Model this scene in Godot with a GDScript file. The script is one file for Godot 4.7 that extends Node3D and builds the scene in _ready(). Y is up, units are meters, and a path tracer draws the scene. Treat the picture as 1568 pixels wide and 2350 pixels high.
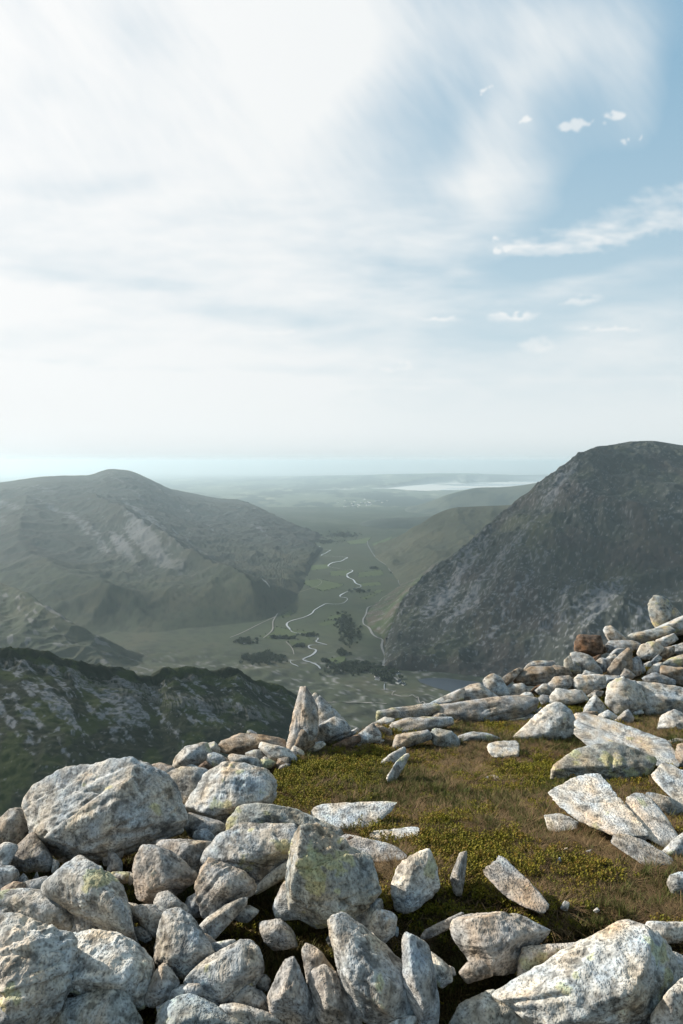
extends Node3D
# A view from a rocky summit down a glacial valley to the coast.
# Photo units: the picture taken as 1568 x 2350; FOCAL in the same units; d is metres ahead of the camera.
const FOCAL := 1566.0
const CX := 784.0
const CY := 1175.0
const PITCH := 0.0727
const EYE := Vector3(0, 1.65, 0)
const SUN_AZ := -70.0
const SUN_EL := 30.0
const EXPOSURE := 1.8

var cosp := cos(PITCH)
var sinp := sin(PITCH)
var mats := {}
var noise_a := FastNoiseLite.new()
var noise_b := FastNoiseLite.new()
var noise_r := FastNoiseLite.new()
var noise_c := FastNoiseLite.new()
var used_names := {}


func at(px: float, py: float, d: float) -> Vector3:
	var x := (px - CX) / FOCAL
	var y := -(py - CY) / FOCAL
	var dy := y * cosp - sinp
	var dz := y * sinp + cosp
	return EYE + Vector3(x, dy, -dz) * (d / dz)


func ray(px: float, py: float) -> Vector3:
	var x := (px - CX) / FOCAL
	var y := -(py - CY) / FOCAL
	return Vector3(x, y * cosp - sinp, -(y * sinp + cosp))


func to_photo(p: Vector3) -> Vector2:
	var q := p - EYE
	var f := -q.z * cosp - q.y * sinp
	var u := q.y * cosp - q.z * sinp
	return Vector2(CX + q.x / f * FOCAL, CY - u / f * FOCAL)


func lin(r: float, g: float, b: float) -> Color:
	return Color(r, g, b).linear_to_srgb()


func sm(a: float, b: float, x: float) -> float:
	var t := clampf((x - a) / (b - a), 0.0, 1.0)
	return t * t * (3.0 - 2.0 * t)


func numbered(n: String) -> String:
	if not used_names.has(n):
		used_names[n] = 0
		return n
	used_names[n] += 1
	return "%s_%03d" % [n, used_names[n]]


func tag(o: Node, label: String, category: String, group := "", kind := "") -> void:
	if label: o.set_meta("label", label)
	if category: o.set_meta("category", category)
	if group: o.set_meta("group", group)
	if kind: o.set_meta("kind", kind)


func grid_mesh(pos: PackedVector3Array, cols: PackedColorArray, nu: int, nv: int) -> ArrayMesh:
	# pos is row after row, nu points in each of nv rows
	var nor := PackedVector3Array()
	nor.resize(nu * nv)
	for j in nv:
		var ja := maxi(j - 1, 0) * nu
		var jb := mini(j + 1, nv - 1) * nu
		for i in nu:
			var t := pos[j * nu + mini(i + 1, nu - 1)] - pos[j * nu + maxi(i - 1, 0)]
			var b := pos[jb + i] - pos[ja + i]
			var n := b.cross(t).normalized()
			nor[j * nu + i] = n if n.y >= 0.0 else -n
	var idx := PackedInt32Array()
	idx.resize((nu - 1) * (nv - 1) * 6)
	var k := 0
	var mid := (nv / 2) * nu + nu / 2
	var turn := (pos[mid + nu] - pos[mid]).cross(pos[mid + 1] - pos[mid]).y < 0.0  # front faces run clockwise seen from above
	for j in nv - 1:
		for i in nu - 1:
			var a := j * nu + i
			idx[k] = a; idx[k + 1] = a + 1; idx[k + 2] = a + nu
			idx[k + 3] = a + 1; idx[k + 4] = a + nu + 1; idx[k + 5] = a + nu
			if turn:
				idx[k + 1] = a + nu; idx[k + 2] = a + 1
				idx[k + 4] = a + nu; idx[k + 5] = a + nu + 1
			k += 6
	var arr := []
	arr.resize(Mesh.ARRAY_MAX)
	arr[Mesh.ARRAY_VERTEX] = pos
	arr[Mesh.ARRAY_NORMAL] = nor
	for q in cols.size():
		cols[q] = Color(pow(maxf(cols[q].r, 0.0), 1 / 2.2), pow(maxf(cols[q].g, 0.0), 1 / 2.2), pow(maxf(cols[q].b, 0.0), 1 / 2.2))
	if cols.size(): arr[Mesh.ARRAY_COLOR] = cols
	arr[Mesh.ARRAY_INDEX] = idx
	var m := ArrayMesh.new()
	m.add_surface_from_arrays(Mesh.PRIMITIVE_TRIANGLES, arr)
	return m


func mesh_node(called: String, m: Mesh, mat: Material, parent: Node = self) -> MeshInstance3D:
	var o := MeshInstance3D.new()
	o.name = numbered(called) if parent == self else called
	o.mesh = m
	o.material_override = mat
	parent.add_child(o, true)
	return o


# ---------------------------------------------------------------- camera, sky, sun
func blob(x: float, y: float, cx: float, cy: float, rx: float, ry: float, deg: float) -> float:
	var a := deg_to_rad(deg)
	var dx := x - cx
	var dy := y - cy
	var u := (dx * cos(a) + dy * sin(a)) / rx
	var v := (-dx * sin(a) + dy * cos(a)) / ry
	return exp(-(u * u + v * v))


# soft patches of cloud (or of clear air, where the share is negative) in the part of the sky ahead:
# [x, y, half width, half height, tilt in degrees, share]
const VEIL := [
	[1080, 80, 380, 140, 0, .55], [740, 110, 120, 220, 14, .30], [1110, 450, 140, 70, -12, .55], [1060, 480, 70, 40, 20, .25], [1135, 330, 80, 120, 24, .42], [1180, 250, 60, 110, 40, .20],
	[1450, 160, 60, 180, 5, .30], [1330, 60, 120, 100, 0, .26], [1260, 170, 110, 60, -30, .18], [950, 545, 150, 50, 8, .50], [930, 700, 120, 110, 0, .55], [1010, 620, 60, 26, 14, .30],
	[1200, 690, 230, 26, -5, .30], [1400, 640, 220, 22, -16, .32], [1480, 730, 200, 40, -8, .30], [1180, 735, 90, 16, -2, .22], [1480, 800, 220, 40, 0, .25],
	[960, 330, 160, 150, 10, .10], [1250, 330, 200, 140, 0, .07], [1180, 770, 90, 36, 0, -.15], [640, 738, 90, 22, 8, -.40], [500, 705, 110, 16, 10, -.26], [345, 640, 90, 20, 10, -.26], [100, 620, 150, 30, 14, -.24],
	[520, 500, 170, 36, -6, -.24], [250, 415, 120, 22, -6, -.22], [60, 420, 80, 26, 4, -.18], [460, 852, 300, 15, 1, -.42], [120, 822, 130, 9, 1, -.30], [640, 840, 160, 12, 3, -.2], [300, 70, 110, 60, 30, -.18], [1430, 400, 170, 60, -10, -.20], [1240, 605, 160, 24, 0, -.22], [1560, 260, 70, 190, 0, -.16], [1300, 470, 90, 40, -20, -.20],  [90, 200, 60, 40, 0, -.14]]
# small crisp clouds: [x, y, half width, half height, tilt]
const PUFFS := [[1172, 731, 36, 7, -3], [1200, 726, 30, 5, -4], [1340, 692, 36, 7, -8], [1232, 793, 34, 11, 0], [1405, 756, 60, 3, -1], [620, 767, 44, 2, -1], [905, 843, 38, 3, 0], [1012, 735, 30, 4, 0]]
# the few heaped clouds at the right: [x, y, half width, half height, heaps]
const HEAPS := [[1318, 289, 44, 11, 26], [1408, 268, 26, 12, 18], [1436, 326, 9, 5, 5], [1468, 322, 7, 4, 4], [1119, 206, 16, 7, 8], [1208, 278, 12, 8, 6], [1140, 546, 9, 6, 5], [1150, 578, 22, 10, 12]]
var heaps := []


func sky_colour(dir: Vector3, fine: bool) -> Color:
	var el := rad_to_deg(asin(clampf(dir.y, -1, 1)))
	if el < 0.0:
		return Color(0.72, 0.78, 0.79) / EXPOSURE
	var az := rad_to_deg(atan2(dir.x, -dir.z))
	var front := -dir.z * cosp - dir.y * sinp
	var sa := deg_to_rad(SUN_AZ)
	var se := deg_to_rad(SUN_EL)
	var sun := Vector3(sin(sa) * cos(se), sin(se), -cos(sa) * cos(se))
	var ang := rad_to_deg(acos(clampf(dir.dot(sun), -1, 1)))
	# clear air
	var up := sm(0.0, 42.0, el)
	var air := Vector3(0.60, 0.74, 0.80).lerp(Vector3(0.155, 0.37, 0.565), pow(up, 0.74))
	air = air.lerp(Vector3(0.84, 0.91, 0.94), clampf(exp(-pow(ang / 52.0, 2.0)) * 0.75, 0, 1))
	# cloud sheet: stretched noise on a plane high above
	var w := 1.0 / maxf(dir.y + 0.09, 0.05)
	var q := Vector2(dir.x, dir.z) * w
	var warp := noise_a.get_noise_3d(q.x * 60.0, q.y * 60.0, 7.0)
	var n1 := noise_b.get_noise_3d(q.x * 70.0 + warp * 26.0, q.y * 110.0 + warp * 20.0, 3.0)
	var amount := 0.62 * sm(-35.0, 25.0, 40.0 - absf(az + 60.0)) + 0.20 + 0.45 * n1
	if front > 0.25:
		# px, py: where the direction lies in the photograph's view, to lay the clouds where they stand
		var px := CX + dir.x / front * FOCAL
		var py := CY - (dir.y * cosp - dir.z * sinp) / front * FOCAL
		var u := px * 0.62 + py * 0.78
		var v := -px * 0.78 + py * 0.62
		var low := sm(230.0, 620.0, py)
		var hair := 0.0
		var strand := lerpf(noise_a.get_noise_3d(u * 0.16, v * 0.62 + warp * 30.0, 3.0), noise_a.get_noise_3d(px * 0.17, py * 0.80 + warp * 30.0, 9.0), low)
		if fine:
			hair = lerpf(noise_a.get_noise_3d(u * 0.9, v * 3.2 + strand * 40.0, 13.0), noise_a.get_noise_3d(px * 0.9, py * 3.6 + strand * 40.0, 17.0), low)
		var wx := px + warp * 90.0 + strand * 40.0
		var wy := py + n1 * 50.0 + strand * 26.0
		var a := sm(1040.0, 600.0, wx + 0.10 * (wy - 500.0)) * 0.92
		for b in VEIL:
			var dx: float = wx - b[0]
			var dy: float = wy - b[1]
			var reach: float = 2.4 * maxf(b[2], b[3])
			if absf(dx) < reach and absf(dy) < reach:
				a += b[5] * blob(wx, wy, b[0], b[1], b[2], b[3], b[4])
		a += 0.50 * sm(700.0, 900.0, wy + 0.05 * (wx - 1100.0))
		var grain := lerpf(0.20, 0.42, low) * strand + lerpf(0.10, 0.22, low) * hair + 0.16 * n1
		a += grain * (0.25 + 0.75 * sm(0.05, 0.45, a)) * (1.0 - 0.35 * sm(0.7, 1.0, a)) * (1.0 - 0.7 * sm(880.0, 980.0, py))
		if fine:
			# the long wedge of cloud at the right: crisp below, feathered above
			var n4 := noise_a.get_noise_3d(px * 3.0, py * 3.4, 51.0)
			var sx := px + n4 * 14.0
			var sy := py + hair * 26.0 + n4 * 8.0
			if sx > 1090.0 and absf(sy - 540.0) < 130.0:
				var edge := 590.0 - 0.23 * maxf(sx - 1290.0, 0.0)
				var top := edge - 24.0 - 0.36 * maxf(sx - 1230.0, 0.0)
				var body := sm(edge + 12.0, edge - 18.0, sy) * sm(top - 34.0, edge - 10.0, sy)
				a += (0.66 + 0.6 * hair + 0.5 * strand) * body * sm(1105.0, 1190.0, sx)
			for p in PUFFS:
				var dx: float = sx - p[0]
				if absf(dx) < 2.6 * maxf(p[2], p[3]):
					var bl := blob(sx, py + hair * 12.0 + n4 * 10.0, p[0], p[1], p[2] * 1.25, p[3] * 1.35, p[4])
					if bl > 0.02:
						a += sm(0.10, 1.05, bl * 1.15 + (0.42 * n4 + 0.3 * hair) * sm(0.03, 0.3, bl)) * 0.5
			for h in heaps:
				if absf(px - h[0]) < 70.0 and absf(py - h[1]) < 40.0:
					var sum := 0.0
					for g in h[2]:
						var ex: float = (px + n4 * 7.0 - g[0]) / g[2]
						var ey: float = (py + hair * 7.0 + n4 * 5.0 - g[1]) / (g[2] * 0.72)
						var r2 := ex * ex + ey * ey
						if r2 < 6.0:
							sum += exp(-r2)
					a += 0.62 * sm(0.15, 1.5, sum * (1.0 + 0.8 * n4))
			# long flat bars low over the sea
			a += 0.20 * sm(1.0, 0.0, absf(py - 888.0 - strand * 14.0) / 12.0) * sm(1300.0, 800.0, px)
			a += 0.14 * sm(1.0, 0.0, absf(py - 872.0 - strand * 12.0) / 9.0) * sm(500.0, 850.0, px)
		amount = lerpf(amount, a, sm(0.25, 0.55, front))
	amount = clampf(amount, 0.0, 1.0)
	var white := Vector3(0.80, 0.85, 0.865).lerp(Vector3(0.98, 0.985, 0.985), clampf(exp(-pow(ang / 66.0, 2.0)) * 1.3, 0, 1))
	white *= 1.0 + 0.9 * exp(-pow(ang / 17.0, 2.0))
	var c := air.lerp(white, amount)
	# pale air close to the horizon
	var pale := Vector3(0.76, 0.82, 0.83).lerp(Vector3(0.97, 0.985, 0.985), clampf(exp(-pow(ang / 72.0, 2.0)) * 1.3, 0, 1))
	c = c.lerp(pale, exp(-pow(el / 7.5, 2.0)) * 0.92)
	var rim := Vector3(0.62, 0.72, 0.74).lerp(Vector3(0.95, 0.98, 0.985), clampf(exp(-pow(ang / 62.0, 2.0)) * 1.35, 0, 1))
	c = c.lerp(rim, exp(-pow(el / 1.6, 2.0)) * 0.8)
	c /= EXPOSURE
	return Color(c.x, c.y, c.z)


func dir_of(u: float, v: float) -> Vector3:
	var az := (u - 0.5) * TAU
	var el := (0.5 - v) * PI
	return Vector3(sin(az) * cos(el), sin(el), -cos(az) * cos(el))


func build_sky() -> ImageTexture:
	var rng := RandomNumberGenerator.new()
	rng.seed = 31
	for h in HEAPS:
		var parts := []
		for k in h[4]:
			var t := rng.randf_range(-1.0, 1.0)
			parts.append([h[0] + t * h[2], h[1] - t * h[3] * 0.6 + rng.randfn() * h[3] * 0.45, rng.randf_range(0.45, 0.95) * h[3] * (1.1 - 0.5 * absf(t))])
		heaps.append([float(h[0]), float(h[1]), parts])
	var im := Image.create_empty(512, 256, false, Image.FORMAT_RGBF)
	for y in 256:
		for x in 512:
			im.set_pixel(x, y, sky_colour(dir_of((x + 0.5) / 512.0, (y + 0.5) / 256.0), false))
	im.resize(4096, 2048, Image.INTERPOLATE_CUBIC)
	# the part towards the valley in more detail, the crisp clouds on the right in full detail
	for part in [[1600, 520, 2500, 1030, 2], [2090, 600, 2460, 910, 1]]:
		var step: int = part[4]
		var w: int = (part[2] - part[0]) / step
		var h: int = (part[3] - part[1]) / step
		var fine := Image.create_empty(w, h, false, Image.FORMAT_RGBF)
		for y in h:
			for x in w:
				fine.set_pixel(x, y, sky_colour(dir_of((part[0] + (x + 0.5) * step) / 4096.0, (part[1] + (y + 0.5) * step) / 2048.0), true))
		if step > 1:
			fine.resize(w * step, h * step, Image.INTERPOLATE_CUBIC)
		var edge := 80 if step > 1 else 16
		for y in h * step:
			for x in w * step:
				var e: float = minf(minf(x, w * step - 1 - x), y) / float(edge)
				if step == 1:
					e = minf(e, (h - 1 - y) / float(edge))
				if e < 1.0:
					fine.set_pixel(x, y, im.get_pixel(part[0] + x, part[1] + y).lerp(fine.get_pixel(x, y), e))
		im.blit_rect(fine, Rect2i(0, 0, w * step, h * step), Vector2i(part[0], part[1]))
	# Godot's panorama starts straight ahead (-z) at its left edge
	var turned := Image.create_empty(4096, 2048, false, Image.FORMAT_RGBF)
	turned.blit_rect(im, Rect2i(2048, 0, 2048, 2048), Vector2i(0, 0))
	turned.blit_rect(im, Rect2i(0, 0, 2048, 2048), Vector2i(2048, 0))
	return ImageTexture.create_from_image(turned)


func build_view() -> void:
	var cam := Camera3D.new()
	cam.name = "camera"
	cam.position = EYE
	cam.rotation.x = -PITCH
	cam.fov = rad_to_deg(2.0 * atan(1175.0 / FOCAL))
	cam.near = 0.1
	cam.far = 500000.0
	add_child(cam)
	cam.current = true
	var env := Environment.new()
	env.background_mode = Environment.BG_SKY
	env.sky = Sky.new()
	var sky := PanoramaSkyMaterial.new()
	sky.panorama = build_sky()
	env.sky.sky_material = sky
	env.tonemap_mode = Environment.TONE_MAPPER_LINEAR
	env.tonemap_exposure = EXPOSURE
	env.volumetric_fog_enabled = true
	env.volumetric_fog_density = 0.000039
	env.volumetric_fog_albedo = lin(0.72, 0.91, 0.99)
	env.volumetric_fog_anisotropy = 0.38
	env.volumetric_fog_length = 60000.0
	env.sdfgi_enabled = true
	env.ssao_enabled = true
	env.ssil_enabled = true
	var we := WorldEnvironment.new()
	we.name = "world_environment"
	we.environment = env
	add_child(we)
	var sun := DirectionalLight3D.new()
	sun.name = "sun"
	sun.light_energy = 1.6
	sun.light_color = Color(1.0, 0.968, 0.92)
	sun.light_angular_distance = 0.6
	sun.shadow_enabled = true
	var a := deg_to_rad(SUN_AZ)
	var e := deg_to_rad(SUN_EL)
	sun.basis = Basis.looking_at(-Vector3(sin(a) * cos(e), sin(e), -cos(a) * cos(e)))
	add_child(sun)


# ---------------------------------------------------------------- the land
func cr(a: Vector3, b: Vector3, c: Vector3, d: Vector3, t: float) -> Vector3:
	return 0.5 * ((2.0 * b) + (c - a) * t + (2.0 * a - 5.0 * b + 4.0 * c - d) * t * t + (3.0 * b - a - 3.0 * c + d) * t * t * t)


func net(rows: Array, nu: int, nv: int) -> PackedVector3Array:
	# a smooth sheet through rows of [px, py, d] points
	var lines := []
	for r in rows:
		var pts: Array = []
		for p in r:
			pts.append(at(p[0], p[1], p[2]) if p is Array else p)
		var line := PackedVector3Array()
		line.resize(nu)
		var n: int = pts.size()
		for i in nu:
			var f: float = float(i) / (nu - 1) * (n - 1)
			var k: int = mini(int(f), n - 2)
			line[i] = cr(pts[maxi(k - 1, 0)], pts[k], pts[k + 1], pts[mini(k + 2, n - 1)], f - k)
		lines.append(line)
	var m: int = lines.size()
	var out := PackedVector3Array()
	out.resize(nu * nv)
	for j in nv:
		var f: float = float(j) / (nv - 1) * (m - 1)
		var k: int = mini(int(f), m - 2)
		var t := f - k
		var l0: PackedVector3Array = lines[maxi(k - 1, 0)]
		var l1: PackedVector3Array = lines[k]
		var l2: PackedVector3Array = lines[k + 1]
		var l3: PackedVector3Array = lines[mini(k + 2, m - 1)]
		for i in nu:
			out[j * nu + i] = cr(l0[i], l1[i], l2[i], l3[i], t)
	return out


func blend_row(a: Array, b: Array, t: float, drop: float) -> Array:
	# a row of points between two rows; drop > 0 sags it by that share of the fall
	var out := []
	for i in a.size():
		var p: Vector3 = at(a[i][0], a[i][1], a[i][2]) if a[i] is Array else a[i]
		var q: Vector3 = at(b[i][0], b[i][1], b[i][2]) if b[i] is Array else b[i]
		var r := p.lerp(q, t)
		r.y -= drop * (p.y - q.y)
		out.append(r)
	return out


const LAKE_LEVEL := -677.0


func floor_height(x: float, d: float) -> float:
	# the valley floor, falling slowly away to the coast
	var h := -676.0 - 0.006 * maxf(d - 2400.0, 0.0)
	if d > 7000.0:
		h -= 0.022 * (minf(d, 12000.0) - 7000.0)
	var moor := sm(2450.0, 2050.0, d + 0.25 * x)
	h += moor * (4.0 + 26.0 * noise_b.get_noise_2d(x * 0.35, d * 0.5) + 9.0 * noise_a.get_noise_2d(x * 1.4, d * 1.8))
	h += 3.0 * noise_b.get_noise_2d(x * 0.2 + 300.0, d * 0.2)
	var lake := Vector2((x - 330.0) / 260.0, (d - 2090.0) / 110.0).length()
	if lake < 1.6:
		h = lerpf(LAKE_LEVEL + 1.5, h, sm(0.9, 1.6, lake))
	return h


func on_floor(px: float, py: float, lift := 0.0) -> Vector3:
	var r := ray(px, py)
	var d := 2500.0
	for k in 6:
		var p := EYE + r * (d / -r.z)
		var h := floor_height(p.x, d)
		d *= (h - EYE.y) / (p.y - EYE.y)
	var q := EYE + r * (d / -r.z)
	q.y += lift
	return q


func moor_colour(p: Vector3, freq: float) -> Color:
	var n := noise_b.get_noise_3d(p.x * freq, p.y * freq, p.z * freq)
	var m := noise_a.get_noise_3d(p.x * freq * 5.0, p.y * freq * 5.0, p.z * freq * 5.0)
	var g := Vector3(0.036, 0.044, 0.030)
	g = g.lerp(Vector3(0.047, 0.049, 0.033), sm(-0.15, 0.25, n + 0.3 * m))
	g = g.lerp(Vector3(0.024, 0.029, 0.023), sm(0.08, 0.3, m - 0.4 * n) * 0.8)
	return Color(g.x, g.y, g.z)


func mixc(a: Color, b: Color, t: float) -> Color:
	return a.lerp(b, clampf(t, 0.0, 1.0))


func build_land() -> void:
	var land := StandardMaterial3D.new()
	land.resource_name = "hillside"
	land.vertex_color_use_as_albedo = true
	land.vertex_color_is_srgb = true
	land.roughness = 0.95
	land.metallic_specular = 0.2
	mats.land = land
	var scree := Color(0.165, 0.165, 0.165)

	# --- valley floor, from below the summit to the valley's mouth
	var nu := 260
	var nv := 420
	var pos := PackedVector3Array()
	var cols := PackedColorArray()
	for j in nv:
		var d: float = 900.0 * pow(13000.0 / 900.0, float(j) / (nv - 1))
		for i in nu:
			var x: float = lerpf(-0.62, 0.55, float(i) / (nu - 1)) * d * (1.0 + 0.5 * sm(2600.0, 1000.0, d))
			var p := Vector3(x, floor_height(x, d) + EYE.y, -d)
			pos.append(p)
			var c := moor_colour(p, 0.35)
			c = mixc(c, Color(0.042, 0.054, 0.031), sm(2350.0, 2700.0, d) * sm(-620.0, -280.0, x + 60.0 * noise_b.get_noise_2d(x * 0.6, d * 0.6)) * (0.55 + 0.6 * noise_b.get_noise_2d(x * 0.5, d * 0.25)))
			var wood := noise_b.get_noise_2d(x * 0.16 + 90.0, d * 0.09) + 0.5 * noise_a.get_noise_2d(x * 0.6, d * 0.4)
			c = mixc(c, Color(0.020, 0.030, 0.016), sm(6100.0, 7000.0, d) * sm(-0.25, 0.05, wood))
			var rocks := noise_a.get_noise_2d(x * 3.2, d * 3.2) + 0.5 * noise_b.get_noise_2d(x * 0.9, d * 0.9)
			c = mixc(c, scree, sm(0.30, 0.42, rocks) * sm(2500.0, 2100.0, d) * 0.75)
			cols.append(c)
	var o := mesh_node("valley_floor", grid_mesh(pos, cols, nu, nv), land)
	tag(o, "green valley floor with a winding river between the mountains", "", "", "structure")

	# --- the great dark mountain on the right
	var ridge := [[840, 1530, 2350], [882, 1490, 2480], [908, 1428, 2620], [948, 1352, 2800], [1040, 1282, 2950], [1110, 1222, 3080], [1190, 1156, 3170], [1275, 1092, 3220], [1338, 1048, 3290], [1420, 1030, 3380], [1492, 1023, 3450], [1568, 1033, 3520], [1720, 1055, 3600], [2000, 1110, 3600]]
	var foot := [[846, 1550, 2190], [870, 1552, 2178], [890, 1553, 2170], [925, 1553, 2165], [975, 1556, 2150], [1040, 1562, 2125], [1120, 1580, 2055], [1200, 1600, 1976], [1300, 1620, 1905], [1400, 1640, 1840], [1500, 1660, 1780], [1640, 1690, 1700], [1850, 1720, 1620], [2200, 1750, 1550]]
	var back := []
	for p in ridge:
		var q := at(p[0], p[1], p[2])
		back.append(Vector3(q.x + 420.0, q.y - 420.0, q.z - 650.0))
	var crest := []
	for p in ridge:
		crest.append(at(p[0], p[1], p[2]) + Vector3(110, -9, -220))
	pos = net([back, crest, ridge, blend_row(ridge, foot, 0.12, -0.01), blend_row(ridge, foot, 0.4, 0.0), blend_row(ridge, foot, 0.72, 0.055), foot], 520, 400)
	cols = PackedColorArray()
	nu = 520
	for k in pos.size():
		var i := k % nu
		var j := k / nu
		var v := float(j) / 399.0
		var p := pos[k]
		var face := sm(0.28, 0.40, v) * sm(1.0, 0.93, v)
		var soft := sm(0.30, 0.5, v)
		var big := noise_r.get_noise_3d(p.x * 0.10, p.y * 0.16, p.z * 0.10)
		var mid := noise_r.get_noise_3d(p.x * 0.42, p.y * 0.5, p.z * 0.42)
		var fine := noise_a.get_noise_3d(p.x * 2.4, p.y * 2.4, p.z * 2.4)
		var rough := 0.55 + 0.9 * sm(-0.2, 0.35, noise_b.get_noise_3d(p.x * 0.09, p.y * 0.12, p.z * 0.09 + 50.0))
		var lift := face * (soft * 60.0 * (big - 0.1) + rough * 20.0 * mid + 8.0 * fine * rough)
		lift *= sm(10.0, 120.0, i)
		lift += sm(0.22, 0.30, v) * sm(0.42, 0.32, v) * sm(470.0, 330.0, i) * (20.0 * noise_r.get_noise_3d(p.x * 0.8, p.y * 0.8, p.z * 0.8) + 10.0 * fine)
		pos[k] = p + Vector3(-0.25 * lift, lift, 0.35 * lift)
		var s := to_photo(p)
		var speck := noise_a.get_noise_3d(p.x * 4.5, p.y * 6.0, p.z * 4.5) + 0.6 * noise_a.get_noise_3d(p.x * 13.0, p.y * 13.0, p.z * 13.0)
		var broad := noise_b.get_noise_3d(p.x * 0.45, p.y * 0.7, p.z * 0.45)
		var zone := 0.55 * blob(s.x, s.y, 1330, 1150, 190, 70, 30) + 0.60 * blob(s.x, s.y, 1230, 1390, 260, 90, 8) + 0.35 * blob(s.x, s.y, 1020, 1400, 110, 110, -40) + 0.3 * blob(s.x, s.y, 1120, 1260, 70, 120, 40) - 0.6 * blob(s.x, s.y, 1480, 1270, 200, 60, 14) - 0.25 * blob(s.x, s.y, 1450, 1060, 150, 30, 5)  # the larger negative patch paints cloud shade by thinning the pale rock
		var streak := noise_a.get_noise_2d(i * 2.0 + 1.5 * j, j * 0.7) + 0.6 * noise_b.get_noise_2d(i * 0.9 + 0.6 * j, j * 0.4)
		var c := mixc(Color(0.030, 0.034, 0.030), Color(0.045, 0.050, 0.034), sm(0.0, 0.25, broad + 0.3 * speck))
		c = mixc(c, Color(0.040, 0.034, 0.031), sm(0.05, 0.3, noise_b.get_noise_3d(p.x * 0.3 + 70.0, p.y * 0.4, p.z * 0.3)) * 0.6)
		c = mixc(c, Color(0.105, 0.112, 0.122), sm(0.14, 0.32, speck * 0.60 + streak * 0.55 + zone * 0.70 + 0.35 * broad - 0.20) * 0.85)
		c = mixc(c, Color(0.15, 0.15, 0.148), sm(0.40, 0.52, speck + 0.3 * zone) * 0.7)
		cols.append(c)
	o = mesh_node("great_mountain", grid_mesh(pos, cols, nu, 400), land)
	tag(o, "dark craggy mountain rising on the right above the lake", "", "", "structure")

	# --- the long hazy mountain on the left
	ridge = [[-420, 1180, 7327], [-150, 1134, 8009], [0, 1113, 8350], [100, 1099, 8605], [205, 1094, 8861], [238, 1085, 8946], [265, 1080, 9031], [310, 1086, 9116], [350, 1103, 9287], [400, 1126, 9542], [455, 1137, 9842], [510, 1147, 9713], [562, 1152, 9466], [600, 1168, 8715], [650, 1192, 7700], [700, 1214, 7150], [770, 1240, 7600]]
	foot = [[-420, 1560, 2130], [-150, 1530, 2270], [20, 1512, 2350], [130, 1502, 2410], [240, 1492, 2465], [330, 1478, 2550], [420, 1462, 2650], [500, 1451, 2725], [560, 1444, 2780], [614, 1434, 2850], [648, 1416, 3000], [672, 1394, 3200], [687, 1370, 3450], [702, 1340, 3820], [712, 1308, 4320], [726, 1275, 5000], [770, 1255, 5900]]
	back = []
	crest = []
	for p in ridge:
		var q := at(p[0], p[1], p[2])
		back.append(Vector3(q.x - 500.0, q.y - 450.0, q.z - 900.0))
		crest.append(q + Vector3(-190, -24, -380))
	pos = net([back, crest, ridge, blend_row(ridge, foot, 0.14, 0.05), blend_row(ridge, foot, 0.45, 0.17), blend_row(ridge, foot, 0.75, 0.17), foot], 460, 330)
	cols = PackedColorArray()
	nu = 460
	var spurs := [[at(200, 1135, 6700), at(330, 1235, 5000), at(470, 1325, 3800), at(585, 1412, 3050)], [at(60, 1140, 6600), at(40, 1260, 4600), at(120, 1350, 3600), at(250, 1430, 3000)]]
	for k in pos.size():
		var i := k % nu
		var j := k / nu
		var v := float(j) / 329.0
		var p := pos[k]
		var face := sm(0.05, 0.30, v) * lerpf(0.28, 1.0, sm(0.34, 0.55, v)) * sm(1.0, 0.93, v)
		var lift := 0.0
		for s in spurs:
			var best := 1e9
			for g in 3:
				var a: Vector3 = s[g]
				var b: Vector3 = s[g + 1]
				var ab := Vector2(b.x - a.x, b.z - a.z)
				var ap := Vector2(p.x - a.x, p.z - a.z)
				var t := clampf(ap.dot(ab) / ab.length_squared(), 0, 1)
				best = minf(best, (ap - ab * t).length())
			lift += (150.0 if s == spurs[0] else 90.0) * exp(-best / 260.0) * face
		var big := noise_b.get_noise_3d(p.x * 0.08, p.y * 0.12, p.z * 0.08)
		var mid := noise_r.get_noise_3d(p.x * 0.25, p.y * 0.3, p.z * 0.25)
		var fine := noise_a.get_noise_3d(p.x * 1.3, p.y * 1.3, p.z * 1.3)
		lift += face * (80.0 * big + 30.0 * (mid - 0.1) + 6.0 * fine)
		pos[k] = p + Vector3(0.15 * lift, lift, 0.2 * lift)
		var q := to_photo(p)
		var speck := noise_a.get_noise_3d(p.x * 1.8, p.y * 2.4, p.z * 1.8)
		var streak := noise_a.get_noise_2d(i * 3.4 - 1.9 * j, j * 0.8) + 0.5 * noise_b.get_noise_2d(i * 1.2 - 0.7 * j, j * 0.5)
		var zone := blob(q.x, q.y, 300, 1270, 110, 34, 18) + 0.9 * blob(q.x, q.y, 360, 1250, 130, 40, 50) + 0.55 * blob(q.x, q.y, 130, 1180, 120, 40, 10) + 0.5 * blob(q.x, q.y, 330, 1190, 60, 40, 45)
		var c := mixc(Color(0.030, 0.036, 0.031), Color(0.036, 0.041, 0.033), sm(-0.1, 0.2, big + 0.4 * speck))
		c = mixc(c, Color(0.028, 0.028, 0.024), sm(0.0, 0.3, mid - 0.2 + 0.5 * speck) * 0.7)
		c = mixc(c, Color(0.13, 0.132, 0.135), sm(0.18, 0.42, 0.7 * streak + 0.45 * speck + 0.42 * zone - 0.14) * 0.75)
		c = mixc(c, moor_colour(p, 0.35), sm(0.74, 0.95, v + 0.15 * big))
		if blob(q.x, q.y, 592, 1366, 32, 3.2, 33) > 0.5: c = Color(0.30, 0.29, 0.28)
		cols.append(c)
	o = mesh_node("long_mountain", grid_mesh(pos, cols, nu, 330), land)
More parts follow.
